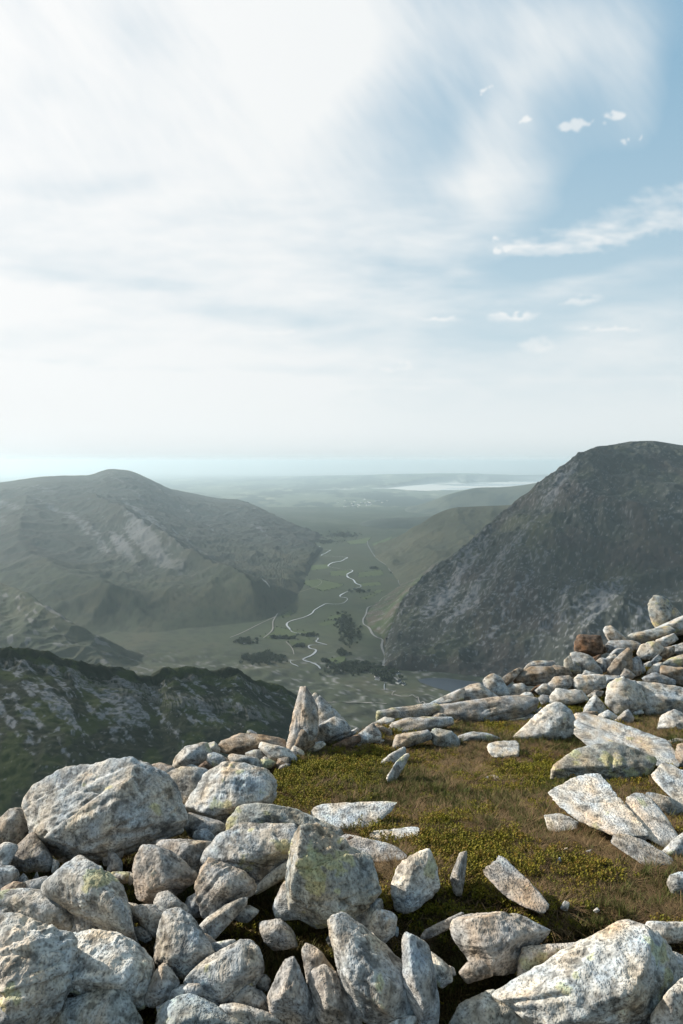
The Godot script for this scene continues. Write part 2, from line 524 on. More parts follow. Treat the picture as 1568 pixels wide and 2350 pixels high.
	tag(o, "hazy rounded mountain on the left with a scree-streaked spur", "", "", "structure")

	# --- lower spur at the left edge, nearer than the long mountain
	ridge = [[-600, 1188, 2990], [-300, 1258, 2860], [-100, 1304, 2795], [0, 1339, 2769], [60, 1360, 2580], [110, 1396, 2442], [190, 1448, 2340], [280, 1488, 2350], [380, 1520, 2420]]
	foot = [[-600, 1700, 1500], [-300, 1680, 1560], [-100, 1660, 1640], [0, 1640, 1720], [60, 1620, 1800], [130, 1600, 1900], [230, 1580, 1990], [310, 1560, 2080], [390, 1545, 2170]]
	back = []
	for p in ridge:
		back.append(at(p[0], p[1], p[2]) + Vector3(-150, -220, -380))
	pos = net([back, ridge, blend_row(ridge, foot, 0.3, 0.03), blend_row(ridge, foot, 0.65, 0.05), foot], 240, 180)
	cols = PackedColorArray()
	nu = 240
	for k in pos.size():
		var i := k % nu
		var j := k / nu
		var v := float(j) / 179.0
		var p := pos[k]
		var mid := noise_r.get_noise_3d(p.x * 0.5, p.y * 0.6, p.z * 0.5)
		var big := noise_b.get_noise_3d(p.x * 0.2, p.y * 0.2, p.z * 0.2)
		var lift := sm(0.2, 0.35, v) * (14.0 * mid + 30.0 * big)
		pos[k] = p + Vector3(0.1 * lift, lift, 0.2 * lift)
		var c := moor_colour(p, 0.4)
		c = mixc(c, scree * 0.7, sm(0.3, 0.5, noise_a.get_noise_2d(i * 4.0, j * 4.0) + 0.3 * mid) * 0.7)
		cols.append(c)
	o = mesh_node("low_spur", grid_mesh(pos, cols, nu, 180), land)
	tag(o, "low dark hillside at the left edge below the hazy mountain", "", "", "structure")

	# --- the near ridge on the left, its steep flank in its own shade
	ridge = [[-500, 1460, 640], [-250, 1498, 680], [-100, 1512, 700], [0, 1515, 720], [70, 1519, 735], [150, 1537, 750], [200, 1551, 765], [290, 1564, 800], [350, 1581, 830], [385, 1561, 850], [440, 1556, 880], [500, 1562, 910], [545, 1556, 935], [590, 1582, 960], [640, 1592, 990], [690, 1615, 1015], [760, 1665, 1040]]
	foot = [[-520, 2150, 300], [-300, 2120, 320], [-150, 2080, 340], [-40, 2040, 365], [60, 2000, 395], [150, 1960, 430], [230, 1935, 465], [310, 1910, 500], [390, 1890, 540], [460, 1870, 580], [530, 1850, 620], [600, 1830, 660], [660, 1810, 700], [720, 1790, 740], [770, 1770, 790], [820, 1760, 850], [860, 1750, 900]]
	back = []
	crest = []
	for i in ridge.size():
		var p: Array = ridge[i]
		var q := at(p[0], p[1], p[2])
		back.append(q + Vector3(-150, -130, -170))
		crest.append(q + Vector3(-24, -2.0, -34))
	pos = net([back, crest, ridge, blend_row(ridge, foot, 0.14, 0.07), blend_row(ridge, foot, 0.40, 0.12), blend_row(ridge, foot, 0.70, 0.10), foot], 560, 420)
	cols = PackedColorArray()
	nu = 560
	for k in pos.size():
		var i := k % nu
		var j := k / nu
		var v := float(j) / 419.0
		var p := pos[k]
		var s := to_photo(p)
		var face := sm(0.325, 0.345, v)
		var big := noise_b.get_noise_3d(p.x * 0.5, p.y * 0.5, p.z * 0.5)
		var mid := noise_r.get_noise_3d(p.x * 1.6, p.y * 1.2, p.z * 1.6)
		var fine := noise_a.get_noise_3d(p.x * 8.0, p.y * 5.0, p.z * 8.0)
		# columnar cliff bands
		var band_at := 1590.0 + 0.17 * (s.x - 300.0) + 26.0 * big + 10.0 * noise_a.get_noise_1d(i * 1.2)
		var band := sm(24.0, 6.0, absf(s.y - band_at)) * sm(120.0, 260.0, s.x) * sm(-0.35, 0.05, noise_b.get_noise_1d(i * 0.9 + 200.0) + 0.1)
		var top_band := sm(24.0, 10.0, absf(v - 0.366) * 420.0) * sm(-0.3, 0.1, noise_b.get_noise_1d(i * 1.7)) * 0.8
		var column := absf(noise_a.get_noise_2d(i * 17.0, j * 1.6))
		var lift := face * (12.0 * big + 2.2 * mid + 1.3 * fine) + sm(0.12, 0.26, v) * sm(0.44, 0.35, v) * (5.5 * mid + 3.5 * fine)
		var out := (band + top_band * 0.6) * (1.5 + 7.0 * column) * face
		var shelf := face * 3.5 * sm(0.1, 0.6, sin(v * 46.0 + 5.0 * big) * 0.5 + 0.5) * sm(0.38, 0.46, v)
		pos[k] = p + Vector3(0.45 * out + 0.3 * shelf, lift + 0.2 * out, 0.4 * out + 0.4 * shelf)
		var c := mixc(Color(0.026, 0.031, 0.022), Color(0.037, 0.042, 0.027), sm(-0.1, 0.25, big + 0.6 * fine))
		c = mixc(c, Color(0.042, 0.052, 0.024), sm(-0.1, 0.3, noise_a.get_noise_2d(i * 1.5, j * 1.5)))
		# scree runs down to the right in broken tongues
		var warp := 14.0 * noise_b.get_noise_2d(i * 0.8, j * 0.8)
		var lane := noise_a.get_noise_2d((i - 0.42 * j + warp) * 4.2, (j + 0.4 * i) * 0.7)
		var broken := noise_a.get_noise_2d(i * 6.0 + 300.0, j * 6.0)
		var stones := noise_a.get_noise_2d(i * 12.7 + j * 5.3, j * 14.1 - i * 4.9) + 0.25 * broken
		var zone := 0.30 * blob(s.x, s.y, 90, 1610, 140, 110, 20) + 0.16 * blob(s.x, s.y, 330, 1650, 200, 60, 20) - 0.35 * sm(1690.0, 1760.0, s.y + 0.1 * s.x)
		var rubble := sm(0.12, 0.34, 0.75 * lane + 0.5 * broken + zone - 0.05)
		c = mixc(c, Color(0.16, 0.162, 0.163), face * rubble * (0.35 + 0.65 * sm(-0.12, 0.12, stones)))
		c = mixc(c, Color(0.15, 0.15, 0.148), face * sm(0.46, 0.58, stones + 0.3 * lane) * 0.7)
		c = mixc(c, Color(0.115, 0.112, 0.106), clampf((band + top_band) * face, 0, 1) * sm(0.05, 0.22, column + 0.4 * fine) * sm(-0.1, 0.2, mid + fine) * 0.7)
		cols.append(c)
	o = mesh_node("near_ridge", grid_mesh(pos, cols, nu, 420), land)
	tag(o, "dark near ridge on the left with cliff bands and scree", "", "", "structure")

	# --- the bare hill beyond the great mountain, right of the valley
	ridge = [[840, 1262, 5800], [900, 1240, 5600], [960, 1207, 5500], [1005, 1179, 5450], [1045, 1166, 5400], [1100, 1162, 5300], [1170, 1159, 5200], [1300, 1150, 5100]]
	foot = [[850, 1282, 5000], [885, 1300, 4500], [905, 1330, 4000], [920, 1350, 3700], [935, 1370, 3450], [955, 1390, 3230], [1000, 1420, 3100], [1100, 1440, 3000]]
	back = []
	for p in ridge:
		back.append(at(p[0], p[1], p[2]) + Vector3(300, -220, -900))
	pos = net([back, ridge, blend_row(ridge, foot, 0.25, 0.04), blend_row(ridge, foot, 0.6, 0.10), foot], 200, 160)
	cols = PackedColorArray()
	for k in pos.size():
		var v := float(k / 200) / 159.0
		var p := pos[k]
		var lift := sm(0.25, 0.4, v) * sm(1.0, 0.85, v) * (40.0 * noise_r.get_noise_3d(p.x * 0.2, p.y * 0.05, p.z * 0.12) + 5.0 * noise_a.get_noise_3d(p.x, p.y, p.z))
		pos[k] = p + Vector3(0, lift, 0)
		cols.append(mixc(moor_colour(p, 0.2), Color(0.055, 0.055, 0.034), 0.4))
	o = mesh_node("bare_hill", grid_mesh(pos, cols, 200, 160), land)
	tag(o, "bare hazy hill beyond the dark mountain's shoulder", "", "", "structure")

	# --- grassy ramp between the road and the dark mountain's crags
	ridge = [[1010, 1290, 3500], [958, 1342, 3050], [930, 1386, 2840], [915, 1430, 2660], [900, 1480, 2500], [885, 1530, 2320]]
	foot = [[930, 1335, 3850], [880, 1372, 3420], [842, 1402, 3110], [836, 1432, 2850], [856, 1466, 2620], [868, 1545, 2230]]
	back = []
	for p in ridge:
		back.append(at(p[0], p[1], p[2]) + Vector3(220, -60, -60))
	pos = net([back, ridge, blend_row(ridge, foot, 0.5, 0.12), foot], 120, 90)
	cols = PackedColorArray()
	for k in pos.size():
		var p := pos[k]
		pos[k].y += 5.0 * noise_r.get_noise_3d(p.x * 0.6, p.y * 0.6, p.z * 0.6)
		var c := mixc(Color(0.030, 0.040, 0.020), Color(0.048, 0.043, 0.034), sm(-0.1, 0.25, noise_a.get_noise_3d(p.x * 0.8, p.y, p.z * 0.8)))
		cols.append(mixc(c, scree * 0.6, sm(0.2, 0.35, noise_a.get_noise_3d(p.x * 3.0, p.y * 1.0, p.z * 3.0)) * 0.7))
	o = mesh_node("grassy_ramp", grid_mesh(pos, cols, 120, 90), land)
	tag(o, "grassy slope between the winding road and the dark mountain", "", "", "structure")

	# --- low foothills between the valley's mouth and the coast
	for f in [[[[930, 1172, 11800], [1000, 1146, 11600], [1032, 1134, 11500], [1090, 1120, 11500], [1150, 1118, 11400], [1200, 1113, 11300], [1260, 1104, 11200], [1400, 1090, 11000]], 80.0, "foothill", "low hazy hill below the pale estuary on the right"],
			[[[700, 1222, 8300], [780, 1214, 8200], [850, 1196, 8100], [900, 1190, 8000], [950, 1188, 7900], [1000, 1184, 7800], [1060, 1186, 7700], [1150, 1190, 7600]], 60.0, "wooded_hill", "low wooded rise at the valley's mouth"]]:
		var front := []
		back = []
		for p in f[0]:
			var q := at(p[0], p[1], p[2])
			back.append(Vector3(q.x + 200.0, -900.0, q.z - 2500.0))
			front.append(Vector3(q.x * 0.93, -845.0, q.z + 1900.0))
		pos = net([back, f[0], blend_row(f[0], front, 0.5, 0.15), front], 120, 80)
		cols = PackedColorArray()
		for k in pos.size():
			var p := pos[k]
			var n := noise_b.get_noise_2d(p.x * 0.15, p.z * 0.15) + 0.4 * noise_a.get_noise_2d(p.x * 0.5, p.z * 0.5)
			pos[k].y += 18.0 * n * sm(0.3, 0.5, float(k / 120) / 79.0)
			cols.append(mixc(Color(0.050, 0.058, 0.042), Color(0.024, 0.032, 0.026), sm(-0.2, 0.15, n + (0.2 if f[2] == "wooded_hill" else -0.1))))
		o = mesh_node(f[2], grid_mesh(pos, cols, 120, 80), land)
		tag(o, f[3], "", "", "structure")

	# --- coastal plain with its estuary, fanned out from the valley's mouth
	nu = 520
	nv = 260
	pos = PackedVector3Array()
	cols = PackedColorArray()
	for j in nv:
		var d: float = 7600.0 * pow(90000.0 / 7600.0, float(j) / (nv - 1))
		for i in nu:
			var px: float = lerpf(-250.0, 1900.0, float(i) / (nu - 1))
			var x := (px - CX) / FOCAL * d
			var h := lerpf(-800.0, -884.0, sm(7600.0, 12500.0, d)) + 9.0 * noise_b.get_noise_2d(x * 0.03, d * 0.03)
			var row := 1061.0 + 905.0 / d * FOCAL
			# the estuary: a tapering tongue of water, and the open sea beyond the island
			var mid_row := lerpf(1124.5, 1113.0, sm(720.0, 1250.0, px))
			var half := lerpf(0.6, 9.0, sm(860.0, 1000.0, px)) + 2.0 * sm(1100.0, 1250.0, px)
			var wet := sm(half + 1.3, half - 1.3, absf(row - mid_row) + 1.6 * noise_a.get_noise_2d(px * 0.9, row * 9.0)) * sm(700.0, 760.0, px)
			var sand := clampf(wet, 0, 1) * sm(-0.28, -0.18, noise_a.get_noise_2d(px * 0.35 + row * 2.0, row * 14.0))
			wet = maxf(wet, sm(0.5, -0.5, (row - lerpf(1080.0, 1084.0, sm(640.0, 760.0, px))) * 1.0 + 3.0 * sm(700.0, 600.0, px)))
			# the island's low hills
			var isle := 26000.0 if px > 850.0 else 30000.0
			var hill := exp(-pow((d - 36000.0 - 3000.0 * sin(px * 0.005)) / 7000.0, 2.0)) * sm(300.0, 900.0, px)
			h += hill * (200.0 + 120.0 * noise_b.get_noise_2d(px * 0.35, 4.0) + 130.0 * exp(-pow((px - 985.0) / 190.0, 2.0)))
			h = lerpf(h, -960.0, clampf(wet, 0, 1))
			h = lerpf(h, -902.5, sand)
			var p := Vector3(x, h + EYE.y, -d)
			pos.append(p)
			var n := noise_b.get_noise_2d(x * 0.06, d * 0.022)
			var patch := noise_c.get_noise_2d(x * 0.14, d * 0.035)
			var c := mixc(Color(0.075, 0.090, 0.062), Color(0.21, 0.21, 0.15), sm(0.2, 0.7, patch))
			c = mixc(c, Color(0.012, 0.020, 0.014), sm(-0.08, 0.06, n + 0.5 * noise_a.get_noise_2d(x * 0.22, d * 0.07)) * 0.95)
			cols.append(mixc(c, Color(0.44, 0.44, 0.42), sand))
	o = mesh_node("coastal_plain", grid_mesh(pos, cols, nu, nv), land)
	tag(o, "patchwork of far fields and woods on the coastal plain", "", "", "structure")

	var water := StandardMaterial3D.new()
	water.resource_name = "sea_water"
	water.albedo_color = lin(0.03, 0.045, 0.05)
	water.roughness = 0.2
	water.clearcoat_enabled = true
	water.clearcoat = 1.0
	water.clearcoat_roughness = 0.2
	water.metallic_specular = 0.7
	var pm := PlaneMesh.new()
	pm.size = Vector2(320000, 240000)
	pm.subdivide_width = 40
	pm.subdivide_depth = 40
	o = mesh_node("sea", pm, water)
	o.position = Vector3(0, -905.0, -110000)
	tag(o, "pale sea and estuary beyond the coastal plain", "", "", "structure")


# ---------------------------------------------------------------- river, roads, fields, lake, woods and houses of the valley
func v_at(cx: float, cy: float) -> Vector2:
	# points measured on an enlargement of the valley, in photo units
	return Vector2(522.1 + 0.3122 * cx, 1158.5 + 0.3122 * cy)


func ribbon(pts: Array, widths: Array, lift: float, mat: Material, called: String, label: String) -> void:
	var line := PackedVector3Array()
	var wide := PackedFloat32Array()
	var n := pts.size()
	for k in n - 1:
		for t in 6:
			var f := t / 6.0
			var a: Vector2 = pts[maxi(k - 1, 0)]
			var b: Vector2 = pts[k]
			var c: Vector2 = pts[k + 1]
			var d: Vector2 = pts[mini(k + 2, n - 1)]
			var q := b.cubic_interpolate(c, a, d, f)
			line.append(on_floor(q.x, q.y, lift))
			wide.append((0.8 + 0.5 * noise_a.get_noise_1d(line.size() * 14.0)) * lerpf(widths[mini(k, widths.size() - 1)], widths[mini(k + 1, widths.size() - 1)], f))
	var st := SurfaceTool.new()
	st.begin(Mesh.PRIMITIVE_TRIANGLES)
	for k in line.size():
		var t := line[mini(k + 1, line.size() - 1)] - line[maxi(k - 1, 0)]
		var side := Vector3(t.z, 0, -t.x).normalized() * wide[k] * 0.5
		for e in [-1.0, 1.0]:
			var p: Vector3 = line[k] + side * e
			p.y = floor_height(p.x, -p.z) + EYE.y + lift
			st.set_normal(Vector3.UP)
			st.add_vertex(p)
	for k in line.size() - 1:
		for q in [0, 1, 2, 2, 1, 3]:
			st.add_index(2 * k + q)
	var o := mesh_node(called, st.commit(), mat)
	tag(o, label, "", "", "structure")


func sheet(pts: Array, mat: Material, lift: float, called: String, label: String) -> void:
	var flat := PackedVector2Array()
	for p in pts:
		var q := on_floor(p.x, p.y)
		flat.append(Vector2(q.x, q.z))
	var idx := Geometry2D.triangulate_polygon(flat)
	var st := SurfaceTool.new()
	st.begin(Mesh.PRIMITIVE_TRIANGLES)
	# cut each triangle finely so that the field lies on the ground
	for k in range(0, idx.size(), 3):
		var a := flat[idx[k]]
		var b := flat[idx[k + 1]]
		var c := flat[idx[k + 2]]
		var n := 8
		for i in n:
			for j in n - i:
				var corner := [Vector2(i, j), Vector2(i + 1, j), Vector2(i, j + 1)]
				if j < n - i - 1:
					corner += [Vector2(i + 1, j), Vector2(i + 1, j + 1), Vector2(i, j + 1)]
				for g in corner:
					var q: Vector2 = a + (b - a) * g.x / n + (c - a) * g.y / n
					st.set_normal(Vector3.UP)
					st.add_vertex(Vector3(q.x, floor_height(q.x, -q.y) + EYE.y + lift, q.y))
	var o := mesh_node(called, st.commit(), mat)
	tag(o, label, "", "", "structure")


func plain(called: String, c: Color, rough := 0.95, spec := 0.2) -> StandardMaterial3D:
	var m := StandardMaterial3D.new()
	m.resource_name = called
	m.albedo_color = c
	m.roughness = rough
	m.metallic_specular = spec
	return m


func vpts(flat: Array) -> Array:
	var out := []
	for k in flat.size() / 2:
		out.append(v_at(flat[2 * k], flat[2 * k + 1]))
	return out


func house(p: Vector3, size: Vector3, turn: float, label: String, group: String) -> void:
	var root := Node3D.new()
	root.name = numbered("house")
	root.position = p
	root.rotation.y = turn
	add_child(root)
	tag(root, label, "house", group)
	var w := BoxMesh.new()
	w.size = size
	var o := mesh_node("wall", w, mats.render, root)
	o.position.y = size.y * 0.5 - 1.0
	var r := PrismMesh.new()
	r.size = Vector3(size.z * 1.08, size.y * 0.6, size.x * 1.04)
	o = mesh_node("roof", r, mats.slate, root)
	o.rotation.y = PI / 2
	o.position.y = size.y * 1.3 - 1.0 + 0.02
	var c := BoxMesh.new()
	c.size = Vector3(1.0, 2.2, 1.0)
	o = mesh_node("chimney", c, mats.render, root)
	o.position = Vector3(size.x * 0.45, size.y * 1.6 - 0.6, 0)


func build_valley() -> void:
	mats.water = plain("river_water", lin(0.03, 0.04, 0.045), 0.05, 1.0)
	mats.water.clearcoat_enabled = true
	mats.water.clearcoat = 1.0
	mats.water.clearcoat_roughness = 0.03
	mats.road = plain("road", lin(0.15, 0.155, 0.155))
	mats.track = plain("gravel_track", lin(0.17, 0.165, 0.155))
	mats.render = plain("pale_render", lin(0.58, 0.57, 0.54))
	mats.slate = plain("slate_roof", lin(0.075, 0.078, 0.085), 0.7)
	var far_river := vpts([680, 308, 686, 326, 712, 332, 755, 335, 742, 345, 722, 358, 690, 374, 740, 380, 800, 383, 880, 390, 862, 402, 838, 416, 768, 430, 740, 454, 775, 463, 830, 474, 900, 480, 920, 491, 882, 513, 886, 536, 926, 554, 944, 580, 986, 600, 930, 624, 868, 648, 832, 668, 832, 680, 876, 690, 880, 704, 846, 728, 780, 736])
	ribbon(far_river, [4, 7, 2, 8, 5, 9, 6, 2, 2, 9, 9, 9, 11, 9, 3, 2, 3, 9, 11, 11, 11, 9, 6, 3, 4, 11, 5, 5, 3, 3, 4], 1.6, mats.water, "far_river", "pale river winding through the upper valley fields")
	var river := vpts([780, 736, 735, 731, 705, 740, 640, 778, 622, 802, 560, 832, 462, 860, 436, 886, 458, 916, 478, 940, 530, 950, 596, 968, 640, 974, 668, 990, 652, 1010, 700, 1026, 730, 1034, 660, 1036, 600, 1040, 606, 1060, 652, 1074, 622, 1110, 556, 1142, 616, 1164, 664, 1186, 690, 1214])
	ribbon(river, [4, 8, 8, 8, 8, 7, 7, 9, 8, 4, 5, 3, 3, 7, 7, 6, 4, 2, 7, 7, 9, 9, 6, 5, 6, 6], 1.6, mats.water, "river", "bright meandering river in the near valley floor")
	ribbon(vpts([556, 1142, 510, 1146, 468, 1152, 466, 1166, 488, 1180, 526, 1196]), [2, 1.5, 3.5, 4, 4, 4], 1.6, mats.water, "stream", "short side stream left of the near river")
	ribbon(vpts([1030, 270, 1034, 300, 1075, 370, 1110, 410, 1180, 455, 1190, 482, 1232, 512, 1290, 530]), [9, 9, 9, 8, 8, 8, 8, 7], 2.4, mats.road, "far_road", "pale road along the far right of the valley")
	ribbon(vpts([1290, 530, 1258, 556, 1262, 585, 1276, 606, 1210, 650, 1140, 690, 1098, 738, 1035, 760, 1018, 812, 998, 850, 1002, 884, 1042, 912, 1066, 956, 1100, 982, 1140, 1000, 1134, 1050, 1158, 1128, 1146, 1190, 1180, 1240, 1240, 1290, 1290, 1322]), [6, 6, 5, 5, 4, 4, 5, 6, 7, 8, 9, 9, 9, 9, 9, 9, 9, 9, 9, 8, 7], 3.0, mats.road, "road", "winding road below the dark mountain")
	ribbon(vpts([660, 548, 694, 570, 660, 602, 560, 636, 480, 664, 400, 712, 346, 745, 372, 790, 336, 862, 328, 930, 256, 992]), [4, 4, 4, 4, 4, 4, 5, 6, 6, 6, 5], 2.4, mats.track, "farm_lane", "farm lane crossing the left of the valley floor")
	ribbon(vpts([362, 824, 240, 880, 100, 950, 10, 985]), [5, 6, 6, 5], 2.4, mats.track, "side_lane", "lane running left from the farm lane")
	ribbon(vpts([430, 1012, 476, 1062, 490, 1112]), [3, 4, 4], 2.4, mats.track, "short_track", "short curved track left of the river")
	ribbon(vpts([700, 1459, 765, 1460, 900, 1459, 1080, 1462, 1180, 1472]), [3, 4, 4, 4, 3], 2.0, mats.track, "moor_path", "straight pale path across the near moor")
	ribbon(vpts([1158, 1316, 1152, 1340, 1155, 1368]), [4, 4, 3], 2.0, mats.water, "waterfall_stream", "little white cascade below the houses")
	ribbon(vpts([1235, 1375, 1216, 1402, 1350, 1420, 1400, 1436, 1440, 1455, 1458, 1472]), [3, 4, 3, 4, 4, 4], 2.0, mats.track, "foot_path", "winding footpath on the moor below the lake")
	# pastures, each its own green
	var fields := [
		[[570, 450, 740, 440, 748, 468, 640, 482, 590, 485], 1.15], [[752, 492, 880, 484, 918, 500, 870, 524, 762, 526], 1.05], [[552, 562, 680, 550, 860, 590, 830, 606, 700, 640, 572, 592], 0.95],
		[[962, 502, 1130, 480, 1152, 520, 960, 536], 0.95], [[972, 582, 1120, 570, 1132, 594, 990, 602], 1.1], [[662, 882, 742, 852, 830, 870, 700, 896], 0.8], [[732, 832, 870, 795, 890, 824, 762, 852], 0.95],
		[[232, 972, 340, 940, 352, 902, 440, 920, 640, 942, 520, 962, 320, 992], 0.72], [[702, 1142, 862, 1116, 872, 1150, 840, 1174, 736, 1170], 0.85], [[872, 272, 1030, 244, 1060, 240, 1024, 284, 900, 292], 1.2], [[1060, 290, 1220, 232, 1190, 262, 1080, 306], 1.15], [[372, 832, 470, 776, 486, 800, 446, 832], 0.8], [[492, 512, 572, 496, 590, 532], 1.0], [[442, 1012, 600, 986, 640, 1012, 504, 1050], 0.62], [[1090, 632, 1160, 625, 1120, 650, 1070, 655], 0.95], [[980, 690, 1070, 660, 1100, 664, 1010, 700], 0.9]]
	for f in fields:
		var g: float = f[1]
		sheet(vpts(f[0]), plain("pasture", lin(0.056 * g, 0.074 * g, 0.034 * g)), 0.9, "field", "pale green pasture on the valley floor")
	# the lake
	var lake := PackedVector2Array()
	for p in [[526, 125], [600, 116], [720, 116], [860, 134], [1000, 150], [1300, 160], [1300, 300], [1000, 260], [800, 222], [735, 205], [640, 180], [545, 146]]:
		var r := ray(783.2 + 0.333 * p[0], 1517.4 + 0.333 * p[1])
		var q := r * ((LAKE_LEVEL + 2.5) / r.y)
		lake.append(Vector2(q.x, q.z))
	var st := SurfaceTool.new()
	st.begin(Mesh.PRIMITIVE_TRIANGLES)
	for k in Geometry2D.triangulate_polygon(lake):
		st.set_normal(Vector3.UP)
		st.add_vertex(Vector3(lake[k].x, LAKE_LEVEL + 2.5 + EYE.y, lake[k].y))
	var o := mesh_node("lake", st.commit(), plain("lake_water", lin(0.012, 0.02, 0.03), 0.35, 0.35))
	tag(o, "dark blue lake at the foot of the right-hand mountain", "", "", "structure")
	# houses
	for h in [[1072, 1244, 12, "white house by the trees, highest of the roadside hamlet"], [1094, 1268, 10, "small white house in the middle of the roadside hamlet"], [1104, 1290, 13, "long white house lowest left in the roadside hamlet"], [1258, 1314, 16, "large white house beside the road above the lake outlet"], [1296, 1326, 11, "house at the lake outlet, rightmost of the hamlet"], [1252, 1246, 10, "lone pale house just below the road bend"], [545, 461, 14, "white farmhouse beside the pale pasture across the valley"], [1236, 466, 12, "pale house in the dark copse on the far right road"], [470, 312, 12, "small farm far up the left of the valley"], [342, 744, 9, "farm building where the lanes meet on the left"], [128, 1022, 8, "small pale barn on the left moor"]]:
		var q := v_at(h[0], h[1])
		house(on_floor(q.x, q.y), Vector3(h[2] * 1.25, h[2] * 0.5, h[2] * 0.62), 0.3 + 0.7 * sin(h[0]), h[3], "houses of the valley")
	var rng := RandomNumberGenerator.new()
	rng.seed = 77
	for k in 46:
		var px := 790.0 + 95.0 * rng.randf() + 40.0 * rng.randfn() * 0.4
		var py := 1160.0 + 9.0 * rng.randfn() * 0.7 - (px - 830.0) * 0.06
		var d := 870.0 * FOCAL / (py - 1061.0) * 1.0
		var q := at(px, py, clampf(d, 9000.0, 17000.0))
		var sz := rng.randf_range(18.0, 34.0)
		house(q, Vector3(sz * 1.4, sz * 0.55, sz * 0.8), rng.randf() * 3.0, "tiny pale house of the far village on the plain", "houses of the far village")
	# broadleaf woods far below: one clump of leaves on a stem, repeated
	var tree := SurfaceTool.new()
	tree.begin(Mesh.PRIMITIVE_TRIANGLES)
	for k in 70:
		var c := Vector3(rng.randfn() * 0.26, 0.58 + rng.randfn() * 0.19, rng.randfn() * 0.26)
		var a := Vector3(rng.randfn(), rng.randfn(), rng.randfn()).normalized() * 0.17
		var b := a.cross(Vector3(rng.randfn(), rng.randfn(), rng.randfn())).normalized() * 0.17
		for e in [a, b, -a, -a, -b, a]:
			tree.add_vertex(c + e)
	for k in 3:
		var a := Vector3(cos(k * 2.1), 0, sin(k * 2.1)) * 0.05
		tree.add_vertex(a)
		tree.add_vertex(Vector3(0, 0.6, 0))
		tree.add_vertex(Vector3(cos(k * 2.1 + 2.1), 0, sin(k * 2.1 + 2.1)) * 0.05)
	tree.generate_normals()
	var tm := tree.commit()
	for wd in [["woodland", "dark trees gathered above the roadside hamlet", [[930, 1205, 150, 34, 170], [1180, 1270, 60, 50, 50], [1110, 1230, 60, 24, 36]]],
			["riverside_woodland", "scattered trees and scrub on the valley's right side", [[860, 880, 60, 70, 60], [900, 960, 70, 80, 70], [850, 1095, 30, 16, 30], [720, 1158, 14, 8, 12], [1250, 470, 45, 30, 70], [1080, 470, 26, 5, 22], [960, 640, 60, 10, 24]]],
			["moor_woodland", "dark wood left of the river on the moor", [[260, 1140, 140, 34, 120], [120, 1010, 60, 14, 60], [530, 1044, 40, 5, 24], [400, 985, 90, 4, 26], [600, 966, 60, 5, 24], [490, 612, 8, 6, 6], [700, 275, 120, 14, 160], [860, 225, 110, 18, 200]]]]:
		var spots := []
		var small := []
		for b in wd[2]:
			for k in b[4]:
				var q := v_at(b[0] + rng.randfn() * b[2] * 0.55, b[1] + rng.randfn() * b[3] * 0.55)
				spots.append(on_floor(q.x, q.y))
		if wd[0] == "moor_woodland":
			# hedge trees along the pasture edges
			for f in fields:
				var ring: Array = vpts(f[0])
				for g in ring.size():
					var a := on_floor(ring[g].x, ring[g].y)
					var b := on_floor(ring[(g + 1) % ring.size()].x, ring[(g + 1) % ring.size()].y)
					var many := int(a.distance_to(b) / 22.0)
					for k in many:
						if rng.randf() < 0.55:
							var h := a.lerp(b, (k + rng.randf()) / many)
							h.y = floor_height(h.x, -h.z) + EYE.y
							spots.append(h)
							small.append(spots.size() - 1)
		var mm := MultiMesh.new()
		mm.transform_format = MultiMesh.TRANSFORM_3D
		mm.mesh = tm
		mm.instance_count = spots.size()
		for k in spots.size():
			var h := rng.randf_range(8.0, 15.0) if not k in small else rng.randf_range(3.0, 6.0)
			mm.set_instance_transform(k, Transform3D(Basis.from_euler(Vector3(0, rng.randf() * TAU, 0)).scaled(Vector3(h * 0.9, h, h * 0.9)), spots[k]))
		var w := MultiMeshInstance3D.new()
		w.name = wd[0]
		w.multimesh = mm
		w.material_override = plain("leaves", lin(0.034, 0.046, 0.028))
		add_child(w)
		tag(w, wd[1], "woodland", "", "stuff")
	# white sea haze lying along the far coast
	var bank := FogVolume.new()
	bank.name = "cloud_haze"
	bank.shape = RenderingServer.FOG_VOLUME_SHAPE_BOX
	bank.size = Vector3(420000, 1200, 180000)
	bank.position = Vector3(0, -340, -31000 - 90000)
	var fm := FogMaterial.new()
	fm.albedo = Color(0.90, 0.93, 0.94)
	fm.density = 0.00007
	bank.material = fm
	add_child(bank)
	tag(bank, "pale haze lying over the sea along the horizon", "haze", "", "stuff")


# ---------------------------------------------------------------- the broken cloud deck left of the view, whose shade lies over the valley, plus one added cloud
func shade_point(p: Vector3, high: float) -> Vector3:
	# where the ray from p to the sun meets the cloud level
	var a := deg_to_rad(SUN_AZ)
	var e := deg_to_rad(SUN_EL)
	var s := Vector3(sin(a) * cos(e), sin(e), -cos(a) * cos(e))
	return p + s * ((high - p.y) / s.y)


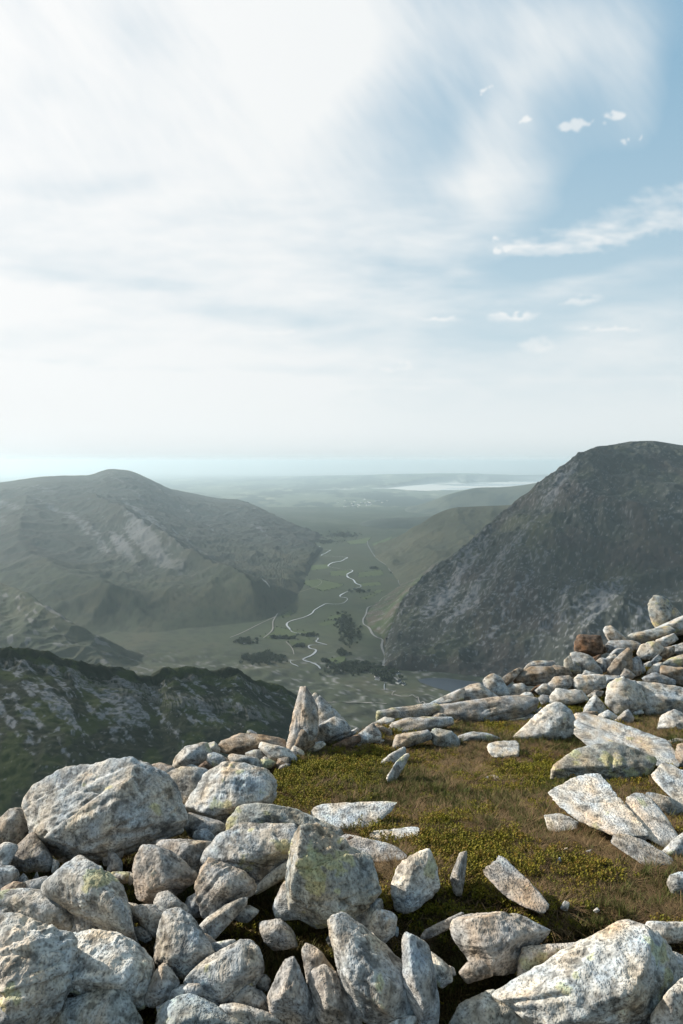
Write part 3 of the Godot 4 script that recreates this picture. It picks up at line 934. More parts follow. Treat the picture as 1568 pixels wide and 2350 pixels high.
func cloud(centre: Vector3, half: Vector3, turn: float, label: String, rough_seed: int) -> void:
	var s := sphere(26)
	var dirs: PackedVector3Array = s[0]
	var pos := PackedVector3Array()
	pos.resize(dirs.size())
	var shift := Vector3(rough_seed * 37.0, 0, rough_seed * 11.0)
	for k in dirs.size():
		var u := dirs[k]
		var n := noise_b.get_noise_3dv(u * 90.0 + shift) + 0.6 * noise_a.get_noise_3dv(u * 220.0 + shift)
		var p := u * half * (1.0 + 0.55 * n)
		p.y *= 0.35 if p.y < 0.0 else 1.0
		pos[k] = p.rotated(Vector3.UP, turn)
	var nor := PackedVector3Array()
	nor.resize(dirs.size())
	var idx: PackedInt32Array = s[1].duplicate()
	for k in range(0, idx.size(), 3):
		var fn := (pos[idx[k + 2]] - pos[idx[k]]).cross(pos[idx[k + 1]] - pos[idx[k]])
		for q in 3:
			nor[idx[k + q]] += fn
	var sign := 1.0 if nor[0].dot(dirs[0]) > 0.0 else -1.0
	if sign < 0.0:
		for k in range(0, idx.size(), 3):
			var was := idx[k + 1]
			idx[k + 1] = idx[k + 2]
			idx[k + 2] = was
	for k in nor.size():
		nor[k] = nor[k].normalized() * sign
	var arr := []
	arr.resize(Mesh.ARRAY_MAX)
	arr[Mesh.ARRAY_VERTEX] = pos
	arr[Mesh.ARRAY_NORMAL] = nor
	arr[Mesh.ARRAY_INDEX] = idx
	var m := ArrayMesh.new()
	m.add_surface_from_arrays(Mesh.PRIMITIVE_TRIANGLES, arr)
	var o := mesh_node("cloud", m, mats.thin_cloud if rough_seed == 1 else mats.cloud)
	o.position = centre
	tag(o, label, "", "", "structure")


func build_clouds() -> void:
	var mat := StandardMaterial3D.new()
	mat.resource_name = "thin_cloud"
	mat.albedo_color = Color(0.93, 0.94, 0.95, 0.36)
	mat.transparency = BaseMaterial3D.TRANSPARENCY_ALPHA
	mat.roughness = 1.0
	mat.metallic_specular = 0.0
	mats.cloud = mat
	var high := 3600.0
	var thin := mat.duplicate()
	thin.albedo_color.a = 0.14
	mats.thin_cloud = thin
	cloud(shade_point(at(250, 1230, 5200), high + 1800.0), Vector3(3300, 260, 2300), 0.3, "thin cloud bank whose shade lies on the left mountain", 1)
	cloud(shade_point(at(1430, 1270, 2900), high + 2200.0), Vector3(900, 150, 420), 0.5, "cloud whose shade crosses the dark mountain's middle", 2)
	cloud(shade_point(at(1150, 1430, 2500), high + 2200.0), Vector3(620, 130, 330), 0.2, "small cloud whose shade lies on the dark mountain's foot", 3)
	cloud(shade_point(at(150, 1650, 620), high), Vector3(520, 110, 260), 0.9, "small unseen cloud added to shade the near ridge", 4)  # added out of view, only to darken the ridge flank


# ---------------------------------------------------------------- the summit: ground and rocks
const ROWS := [2600.0, 2350.0, 2250.0, 2150.0, 2000.0, 1900.0, 1800.0, 1700.0, 1640.0, 1600.0, 1550.0, 1500.0, 1450.0, 1400.0, 1340.0]
const DEPTHS := [1.85, 2.2, 2.37, 2.57, 3.1, 3.7, 4.6, 5.9, 7.0, 7.8, 8.6, 9.4, 10.2, 11.0, 12.0]
const BRINK_X := [-9.0, -4.0, -2.6, -1.75, -1.3, -0.5, 0.5, 1.57, 2.9, 5.3, 9.0]
const BRINK_D := [2.0, 2.6, 3.2, 3.6, 4.7, 6.1, 7.0, 8.0, 9.0, 11.0, 12.5]

var rocks := []          # finished rocks, for keeping plants off them
var bins := {}           # their numbers by half-metre squares
var spheres := {}        # shared directions and triangles by fineness


func table(xs: Array, ys: Array, x: float) -> float:
	var n := xs.size()
	var up: bool = xs[n - 1] > xs[0]
	for i in n - 1:
		if (x <= xs[i + 1]) == up or i == n - 2:
			var t: float = (x - xs[i]) / (xs[i + 1] - xs[i])
			return lerpf(ys[i], ys[i + 1], clampf(t, -0.5, 1.5))
	return ys[n - 1]


func row_depth(row: float) -> float:
	return table(ROWS, DEPTHS, row)


func bare_height(d: float) -> float:
	# height of the ground d metres ahead, before hummocks
	if d < 2.2:
		return at(CX, 2350.0, 2.2).y + (2.2 - d) * 0.05
	var row := table(DEPTHS, ROWS, d)
	return at(CX, row, d).y


func turf(x: float, d: float) -> float:
	# 1 where the ground is turf, 0 among the bare rocks
	if d < 1.2 or d > 13.0:
		return 0.0
	var s := to_photo(Vector3(x, bare_height(d), -d)) + Vector2(noise_b.get_noise_2d(x * 130.0, d * 130.0), noise_b.get_noise_2d(d * 130.0 + 500.0, x * 130.0)) * 26.0
	return 1.0 if Geometry2D.is_point_in_polygon(s, TURF) else 0.0


var TURF := PackedVector2Array([Vector2(600, 1800), Vector2(640, 1755), Vector2(700, 1715), Vector2(800, 1690), Vector2(900, 1665), Vector2(1040, 1635), Vector2(1250, 1590), Vector2(1420, 1540), Vector2(1700, 1480), Vector2(3600, 1400), Vector2(3600, 2500), Vector2(1700, 2420), Vector2(1590, 2230), Vector2(1420, 2120), Vector2(1290, 2110), Vector2(1180, 2100), Vector2(1040, 2080), Vector2(940, 2110), Vector2(860, 2090), Vector2(850, 1990), Vector2(760, 1915), Vector2(660, 1850)])


func ground_height(x: float, d: float) -> float:
	var h := bare_height(minf(d, 12.0))
	h -= 0.16 * (1.0 - 0.2 * (turf(x, d) + turf(x + 0.1, d) + turf(x - 0.1, d) + turf(x, d + 0.1) + turf(x, d - 0.1)))
	h += 0.05 * noise_b.get_noise_2d(x * 90.0, d * 90.0) + 0.022 * noise_a.get_noise_2d(x * 420.0, d * 420.0)
	var over := d - table(BRINK_X, BRINK_D, x)
	if over > -0.4:
		var s := over + 0.4
		h -= 1.25 * s * s / (s + 0.8)
	return h


func sphere(n: int) -> Array:
	# an icosahedron with every edge cut in n: [directions, triangle indices]
	if spheres.has(n):
		return spheres[n]
	var g := (1.0 + sqrt(5.0)) / 2.0
	var v := [Vector3(-1, g, 0), Vector3(1, g, 0), Vector3(-1, -g, 0), Vector3(1, -g, 0), Vector3(0, -1, g), Vector3(0, 1, g), Vector3(0, -1, -g), Vector3(0, 1, -g), Vector3(g, 0, -1), Vector3(g, 0, 1), Vector3(-g, 0, -1), Vector3(-g, 0, 1)]
	var f := [[0, 11, 5], [0, 5, 1], [0, 1, 7], [0, 7, 10], [0, 10, 11], [1, 5, 9], [5, 11, 4], [11, 10, 2], [10, 7, 6], [7, 1, 8], [3, 9, 4], [3, 4, 2], [3, 2, 6], [3, 6, 8], [3, 8, 9], [4, 9, 5], [2, 4, 11], [6, 2, 10], [8, 6, 7], [9, 8, 1]]
	var dirs := PackedVector3Array()
	var idx := PackedInt32Array()
	var found := {}
	for t in f:
		var grid := []
		for i in n + 1:
			var line := []
			for j in n + 1 - i:
				var p: Vector3 = (v[t[0]] * (n - i - j) + v[t[1]] * i + v[t[2]] * j) / n
				var key := Vector3i((p * 4096.0).round())
				if not found.has(key):
					found[key] = dirs.size()
					dirs.append(p.normalized())
				line.append(found[key])
			grid.append(line)
		for i in n:
			for j in n - i:
				idx.append_array([grid[i][j], grid[i][j + 1], grid[i + 1][j]])
				if j < n - i - 1:
					idx.append_array([grid[i + 1][j], grid[i][j + 1], grid[i + 1][j + 1]])
	spheres[n] = [dirs, idx]
	return spheres[n]


func hull_planes(pts: PackedVector3Array, mid: Vector3) -> PackedVector3Array:
	# the planes of the points' convex hull as outward normals divided by their distance from mid
	var out := PackedVector3Array()
	var n := pts.size()
	for i in n:
		for j in range(i + 1, n):
			for k in range(j + 1, n):
				var nor := (pts[j] - pts[i]).cross(pts[k] - pts[i])
				if nor.length_squared() < 1e-14:
					continue
				nor = nor.normalized()
				var h := nor.dot(pts[i])
				if nor.dot(mid) > h:
					nor = -nor
					h = -h
				var ok := true
				for q in n:
					if nor.dot(pts[q]) > h + 1e-5:
						ok = false
						break
				if not ok:
					continue
				var own := nor / maxf(h - nor.dot(mid), 0.004)
				var same := false
				for m in out.size():
					if out[m].normalized().dot(nor) > 0.968:
						if own.length() > out[m].length():
							out[m] = own
						same = true
						break
				if not same:
					out.append(own)
	return out


const STONE := {"g": Vector3(.29, .29, .28), "w": Vector3(.395, .39, .37), "d": Vector3(.25, .25, .246), "t": Vector3(.225, .190, .152), "r": Vector3(.125, .085, .060), "p": Vector3(.262, .243, .222), "y": Vector3(.255, .257, .236), "l": Vector3(.36, .36, .342)}
const GROUPS := {"f": "boulders of the foreground scree", "s": "rocks of the skyline outcrop around the pinnacle", "r": "rocks piled on the right", "t": "stones in and around the turf"}


func make_rock(e: Array, number: int) -> void:
	var rng := RandomNumberGenerator.new()
	rng.seed = 1000 + number * 17
	var flat: Array = e[4]
	var poly := PackedVector2Array()
	for i in flat.size() / 2:
		poly.append(Vector2(flat[2 * i], flat[2 * i + 1]))
	var mid := Vector2.ZERO
	var low := -1e9
	var area := 0.0
	var lo := poly[0]
	var hi := poly[0]
	for i in poly.size():
		var a := poly[i]
		var b := poly[(i + 1) % poly.size()]
		area += a.x * b.y - b.x * a.y
		mid += a / poly.size()
		low = maxf(low, a.y)
		lo = lo.min(a)
		hi = hi.max(a)
	area = absf(area) / 2.0
	var base := row_depth(minf(low, 2480.0))
	var size := sqrt(area) / FOCAL * base
	var lean: float = e[8]
	var lying := lean > 0.8
	if lying:
		lean *= 0.72 * FOCAL / (mid.y - 1061.0)  # a slab that lies along the ground
	var d: float = base + e[7] + (0.30 * size if lying else 0.22 * size)
	var pts := PackedVector3Array()
	var inner: Array = e[5].duplicate()
	if inner.is_empty():
		var count := 4 if area > 1500.0 else 3
		var turn := rng.randf() * TAU
		for k in count:
			var ang := turn + TAU * k / count + rng.randf_range(-0.4, 0.4)
			var off := Vector2(cos(ang) * (hi.x - lo.x), sin(ang) * (hi.y - lo.y)) * 0.21
			var q := mid + off + Vector2(0, -0.04 * (hi.y - lo.y))
			inner.append_array([q.x, q.y, rng.randf_range(0.16, 0.34) * (0.45 if lying else 1.0)])
	for p in poly:
		pts.append(at(p.x, p.y, d + lean * (mid.y - p.y) / FOCAL * d))
	for k in inner.size() / 3:
		var y: float = inner[3 * k + 1]
		pts.append(at(inner[3 * k], y, d + lean * (mid.y - y) / FOCAL * d - inner[3 * k + 2] * size * (0.6 if lying else 1.0)))
	var step := maxi(1, poly.size() / 5)
	for k in range(0, poly.size(), step):
		var under := poly[k].y > mid.y
		var p := poly[k].lerp(mid, 0.12 if under else 0.42)
		pts.append(at(p.x, p.y, d + lean * (mid.y - p.y) / FOCAL * d + rng.randf_range(0.6, 0.85) * size * (0.35 if lying else 1.0)))
	var centre := Vector3.ZERO
	for p in pts:
		centre += p / pts.size()
	var planes := hull_planes(pts, centre)
	# broken corners: a few flat chips off the hull
	if e[6] >= 11:
		for k in 10:
			var chip := Vector3(rng.randfn(), rng.randfn(), rng.randfn()).normalized()
			var far_out := 0.0
			for p in pts:
				far_out = maxf(far_out, chip.dot(p - centre))
			planes.append(chip / (far_out * rng.randf_range(0.80, 0.94)))
	var ext := Vector3.ZERO
	for p in pts:
		ext = ext.max((p - centre).abs())
	var pixels := area * 0.19
	var n := clampi(int(sqrt(pixels / 5.5)), 10, 50)
	if n > 8: n = n / 2 * 2
	var s := sphere(n)
	var dirs: PackedVector3Array = s[0]
	var hard: float = e[6] * (2.2 if e[6] < 11 else 4.0)
	var count := dirs.size()
	var pos := PackedVector3Array()
	pos.resize(count)
	var cols := PackedColorArray()
	cols.resize(count)
	var kind: String = e[1]
	var tone: Vector3 = STONE[kind] * Vector3(1.03, 1.0, 0.955) * rng.randf_range(0.9, 1.1) / 0.62
	var shift := Vector3(rng.randf_range(-50, 50), rng.randf_range(-50, 50), rng.randf_range(-50, 50))
	var grain := Vector3(rng.randf_range(-1, 1), rng.randf_range(0.6, 1.6), rng.randf_range(-1, 1)).normalized()
	var f1 := 100.0 / (0.75 * size)
	var f2 := 100.0 / (0.24 * size)
	var rough := clampf(size, 0.05, 0.9)
	var lichen := 0.22 if kind == "y" else 0.14 if kind == "l" else 0.02 if kind in ["g", "w"] else -0.1
	var swell := 1.14 if e[6] < 11 else 1.125
	var bumpy := 1.0 if e[6] < 11 else 0.5
	var layered := 2.0 if kind in ["t", "p", "r"] else 1.0
	for k in count:
		var u: Vector3 = (dirs[k] * ext).normalized()
		var most := 0.0
		for m in planes.size():
			most = maxf(most, planes[m].dot(u))
		var sum := 0.0
		for m in planes.size():
			var c := planes[m].dot(u) / most
			if c > 0.8:
				sum += pow(c, hard)
		var r := swell / (most * pow(sum, 1.0 / hard))
		var p := u * r
		var q := p + shift
		var n1 := noise_b.get_noise_3dv(q * f1)
		var n2 := noise_r.get_noise_3dv(q * f2)
		var strata := noise_a.get_noise_3d(q.dot(grain) * f2 * 2.2, q.x * f1 * 0.5, q.z * f1 * 0.5)
		var n3 := noise_a.get_noise_3dv(q * 1700.0)
		var n4 := noise_a.get_noise_3dv(q * 620.0)
		var seam := noise_b.get_noise_3d(q.dot(grain) * f1 * 1.5, q.x * f1 * 0.4 + 77.0, q.y * f1 * 0.4)
		var crack := exp(-pow(seam / 0.030, 2.0)) * sm(0.12, 0.30, size) * sm(-0.1, 0.15, n1 + n4)
		var lift := rough * (bumpy * (0.050 * n1 + 0.034 * n2) + 0.024 * layered * strata - 0.045 * crack) + minf(1.0, size * 4.0) * (0.009 * n4 + 0.0055 * n3)
		pos[k] = p + u * lift
		var c := tone * (1.0 + 0.17 * n4 + 0.10 * n3 + 0.14 * n1)
		# iron stain, pale crust and lichen lie in patches with edges of their own
		var stain := sm(0.10, 0.35, noise_b.get_noise_3dv(q * 230.0 + Vector3(400, 0, 0)) + 0.35 * n4)
		c = c.lerp(Vector3(c.x * 1.16, c.y * 0.93, c.z * 0.74), stain * 0.4)
		var crust := sm(0.12, 0.22, n4 * 0.8 + 0.4 * n3 + 0.25 * n1)
		c = c.lerp(Vector3(.62, .62, .60), crust * (0.24 if kind != "r" else 0.05))
		var pit := sm(-0.20, -0.34, n3 + 0.5 * n4)
		c *= 1.0 - 0.5 * pit
		if lichen > -0.05:
			var patch := noise_b.get_noise_3dv(q * 520.0 + Vector3(0, 900, 0)) + 0.5 * n4 + 0.25 * n3
			c = c.lerp(Vector3(.52, .50, .20), sm(0.40 - lichen, 0.48 - lichen, patch) * 0.55)
		cols[k] = Color(pow(clampf(c.x, 0, 1), 1 / 2.2), pow(clampf(c.y, 0, 1), 1 / 2.2), pow(clampf(c.z, 0, 1), 1 / 2.2))
	var nor := PackedVector3Array()
	nor.resize(count)
	var idx: PackedInt32Array = s[1]
	for k in range(0, idx.size(), 3):
		var a := idx[k]
		var b := idx[k + 1]
		var c := idx[k + 2]
		var fn := (pos[c] - pos[a]).cross(pos[b] - pos[a])
		nor[a] += fn
		nor[b] += fn
		nor[c] += fn
	var sign := 1.0 if nor[0].dot(dirs[0]) > 0.0 else -1.0
	for k in count:
		nor[k] = nor[k].normalized() * sign
	var arr := []
	arr.resize(Mesh.ARRAY_MAX)
	arr[Mesh.ARRAY_VERTEX] = pos
	arr[Mesh.ARRAY_NORMAL] = nor
	arr[Mesh.ARRAY_COLOR] = cols
	if sign < 0.0:
		var flip := idx.duplicate()
		for k in range(0, flip.size(), 3):
			flip[k + 1] = idx[k + 2]
			flip[k + 2] = idx[k + 1]
		idx = flip
	arr[Mesh.ARRAY_INDEX] = idx
	var m := ArrayMesh.new()
	m.add_surface_from_arrays(Mesh.PRIMITIVE_TRIANGLES, arr)
	var o := mesh_node(e[0], m, mats.rock)
	o.position = centre
	tag(o, e[2], "pinnacle" if e[0] == "rock_pinnacle" else e[0], GROUPS[e[3]])
	var far := 0.0
	for p in pts:
		far = maxf(far, (p - centre).length())
	rocks.append([centre, far, planes])
	for i in range(int(floor((centre.x - far) * 2.0)), int(floor((centre.x + far) * 2.0)) + 1):
		for j in range(int(floor((centre.z - far) * 2.0)), int(floor((centre.z + far) * 2.0)) + 1):
			var key := Vector2i(i, j)
			if not bins.has(key):
				bins[key] = []
			bins[key].append(rocks.size() - 1)


func in_rock(p: Vector3, swell: float) -> bool:
	for number in bins.get(Vector2i(int(floor(p.x * 2.0)), int(floor(p.z * 2.0))), []):
		var r: Array = rocks[number]
		var q: Vector3 = p - r[0]
		if q.length_squared() > r[1] * r[1] * 1.1:
			continue
		var worst := 0.0
		for pl in r[2]:
			worst = maxf(worst, pl.dot(q))
		if worst < swell:
			return true
	return false


func rock_texture() -> Array:
	# mottled crust: light and dark grains over broader patches; returns [colour, relief]
	var side := 1024
	var ims := []
	for s in [[3, 0.012, 4], [9, 0.05, 3], [21, 0.004, 3], [33, 0.11, 2]]:
		var n := FastNoiseLite.new()
		n.seed = s[0]
		n.frequency = s[1]
		n.fractal_octaves = s[2]
		ims.append(n.get_seamless_image(side, side, false, false, 0.12, true).get_data())
	var cell := FastNoiseLite.new()
	cell.seed = 71
	cell.noise_type = FastNoiseLite.TYPE_CELLULAR
	cell.frequency = 0.035
	cell.fractal_octaves = 2
	var ce := cell.get_seamless_image(side, side, false, false, 0.12, true).get_data()
	var col := PackedByteArray()
	col.resize(side * side * 3)
	var rel := PackedByteArray()
	rel.resize(side * side)
	var a: PackedByteArray = ims[0]
	var b: PackedByteArray = ims[1]
	var c: PackedByteArray = ims[2]
	var f: PackedByteArray = ims[3]
	for k in side * side:
		var patch := a[k] / 255.0
		var grain := b[k] / 255.0
		var tint := c[k] / 255.0
		var dust := f[k] / 255.0
		var v := 0.81 + 0.19 * (grain - 0.5) + 0.26 * (patch - 0.5) + 0.12 * (dust - 0.5)
		if grain + 0.6 * patch > 0.92:
			v += 0.07
		var dark := clampf((0.40 - grain * 0.6 - dust * 0.4) * 9.0, 0.0, 1.0)
		v *= 1.0 - 0.34 * dark
		var warm := (tint - 0.5) * 0.22
		v = clampf(v, 0.08, 1.0)
		col[3 * k] = int(255.0 * clampf(v * (1.0 + warm), 0, 1))
		col[3 * k + 1] = int(255.0 * v)
		col[3 * k + 2] = int(255.0 * clampf(v * (1.0 - warm * 1.2), 0, 1))
		rel[k] = int(255.0 * clampf(0.45 * grain + 0.25 * dust + 0.2 * patch + 0.10 * ce[k] / 255.0 - 0.18 * dark + 0.05, 0, 1))
	return [ImageTexture.create_from_image(Image.create_from_data(side, side, false, Image.FORMAT_RGB8, col)), ImageTexture.create_from_image(Image.create_from_data(side, side, false, Image.FORMAT_L8, rel))]


func build_summit() -> void:
	var tex := rock_texture()
	var rock := StandardMaterial3D.new()
	rock.resource_name = "lichened_rock"
	rock.vertex_color_use_as_albedo = true
	rock.vertex_color_is_srgb = true
	rock.albedo_texture = tex[0]
	rock.heightmap_enabled = true
	rock.heightmap_texture = tex[1]
	rock.heightmap_scale = 0.7
	rock.uv1_triplanar = true
	rock.uv1_world_triplanar = true
	rock.uv1_scale = Vector3.ONE * 1.25
	rock.roughness = 0.92
	rock.metallic_specular = 0.3
	mats.rock = rock
	# ground under rocks and turf
	var soil := StandardMaterial3D.new()
	soil.resource_name = "peaty_soil"
	soil.vertex_color_use_as_albedo = true
	soil.vertex_color_is_srgb = true
	soil.roughness = 1.0
	soil.metallic_specular = 0.1
	mats.soil = soil
	var nu := 300
	var nv := 320
	var pos := PackedVector3Array()
	var cols := PackedColorArray()
	for j in nv:
		var d := lerpf(-4.0, 16.0, float(j) / (nv - 1))
		for i in nu:
			var x := lerpf(-8.0, 10.0, float(i) / (nu - 1))
			pos.append(Vector3(x, ground_height(x, d), -d))
			var n := noise_a.get_noise_2d(x * 300.0, d * 300.0)
			var m := noise_b.get_noise_2d(x * 60.0, d * 60.0)
			var c := Vector3(0.026, 0.022, 0.012).lerp(Vector3(0.062, 0.045, 0.026), sm(-0.1, 0.3, n + 0.6 * m))
			cols.append(Color(c.x, c.y, c.z))
	var o := mesh_node("summit_ground", grid_mesh(pos, cols, nu, nv), soil)
	tag(o, "peaty turf ground of the summit between the rocks", "", "", "structure")
	var list := rock_list()
	for k in list.size():
		make_rock(list[k], k)
	# small stones filling the gaps of the scree and the pile, each told by the rock it lies beside
	var rng := RandomNumberGenerator.new()
	rng.seed = 99
	var taken := {}
	for k in 1400:
		if taken.size() >= 46:
			break
		var d := rng.randf_range(2.1, 10.5)
		var x := rng.randf_range(-0.52, 0.52) * d
		if turf(x, d) > 0.5 or d - table(BRINK_X, BRINK_D, x) > 0.1:
			continue
		var h := ground_height(x, d)
		var p := Vector3(x, h + 0.02, -d)
		if in_rock(p, 1.0):
			continue
		var s := to_photo(p)
		if s.x < 0.0 or s.x > 1568.0 or s.y > 2345.0 or s.y < 1400.0:
			continue
		var beside := ""
		var best := 1e9
		for q in list.size():
			var gap: float = (rocks[q][0] - p).length() - rocks[q][1]
			if gap < best:
				best = gap
				beside = list[q][2]
		for stop in [" on ", " at ", " beside ", " under ", " with ", " in ", " between ", " above ", " below ", " of ", " right ", " left ", " behind ", " lying ", " standing ", " running ", " wedged ", " propped ", " leaning ", " tucked ", " filling ", " squeezed ", " from ", " and ", ","]:
			beside = beside.get_slice(stop, 0)
		var tone := rng.randi() % 4
		var label: String = "small " + ["grey", "dark", "brownish", "pale"][tone] + " stone in the gap beside the " + beside
		if taken.has(label):
			continue
		taken[label] = true
		var r := rng.randf_range(0.04, 0.10) / d * FOCAL
		var outline := []
		var turn := rng.randf_range(-0.7, 0.7)
		var slim := rng.randf_range(0.5, 0.95)
		for q in 6:
			var a := TAU * q / 6.0 + rng.randf_range(-0.35, 0.35)
			var o2 := Vector2(cos(a), sin(a) * slim).rotated(turn) * r * rng.randf_range(0.8, 1.15)
			outline.append_array([s.x + o2.x, s.y - 0.3 * r + o2.y])
		make_rock(["stone", ["g", "d", "p", "w"][tone], label, "r" if s.x > 900.0 and s.y < 1750.0 else "f", outline, [], 14, 0.0, 0.45], 500 + k)


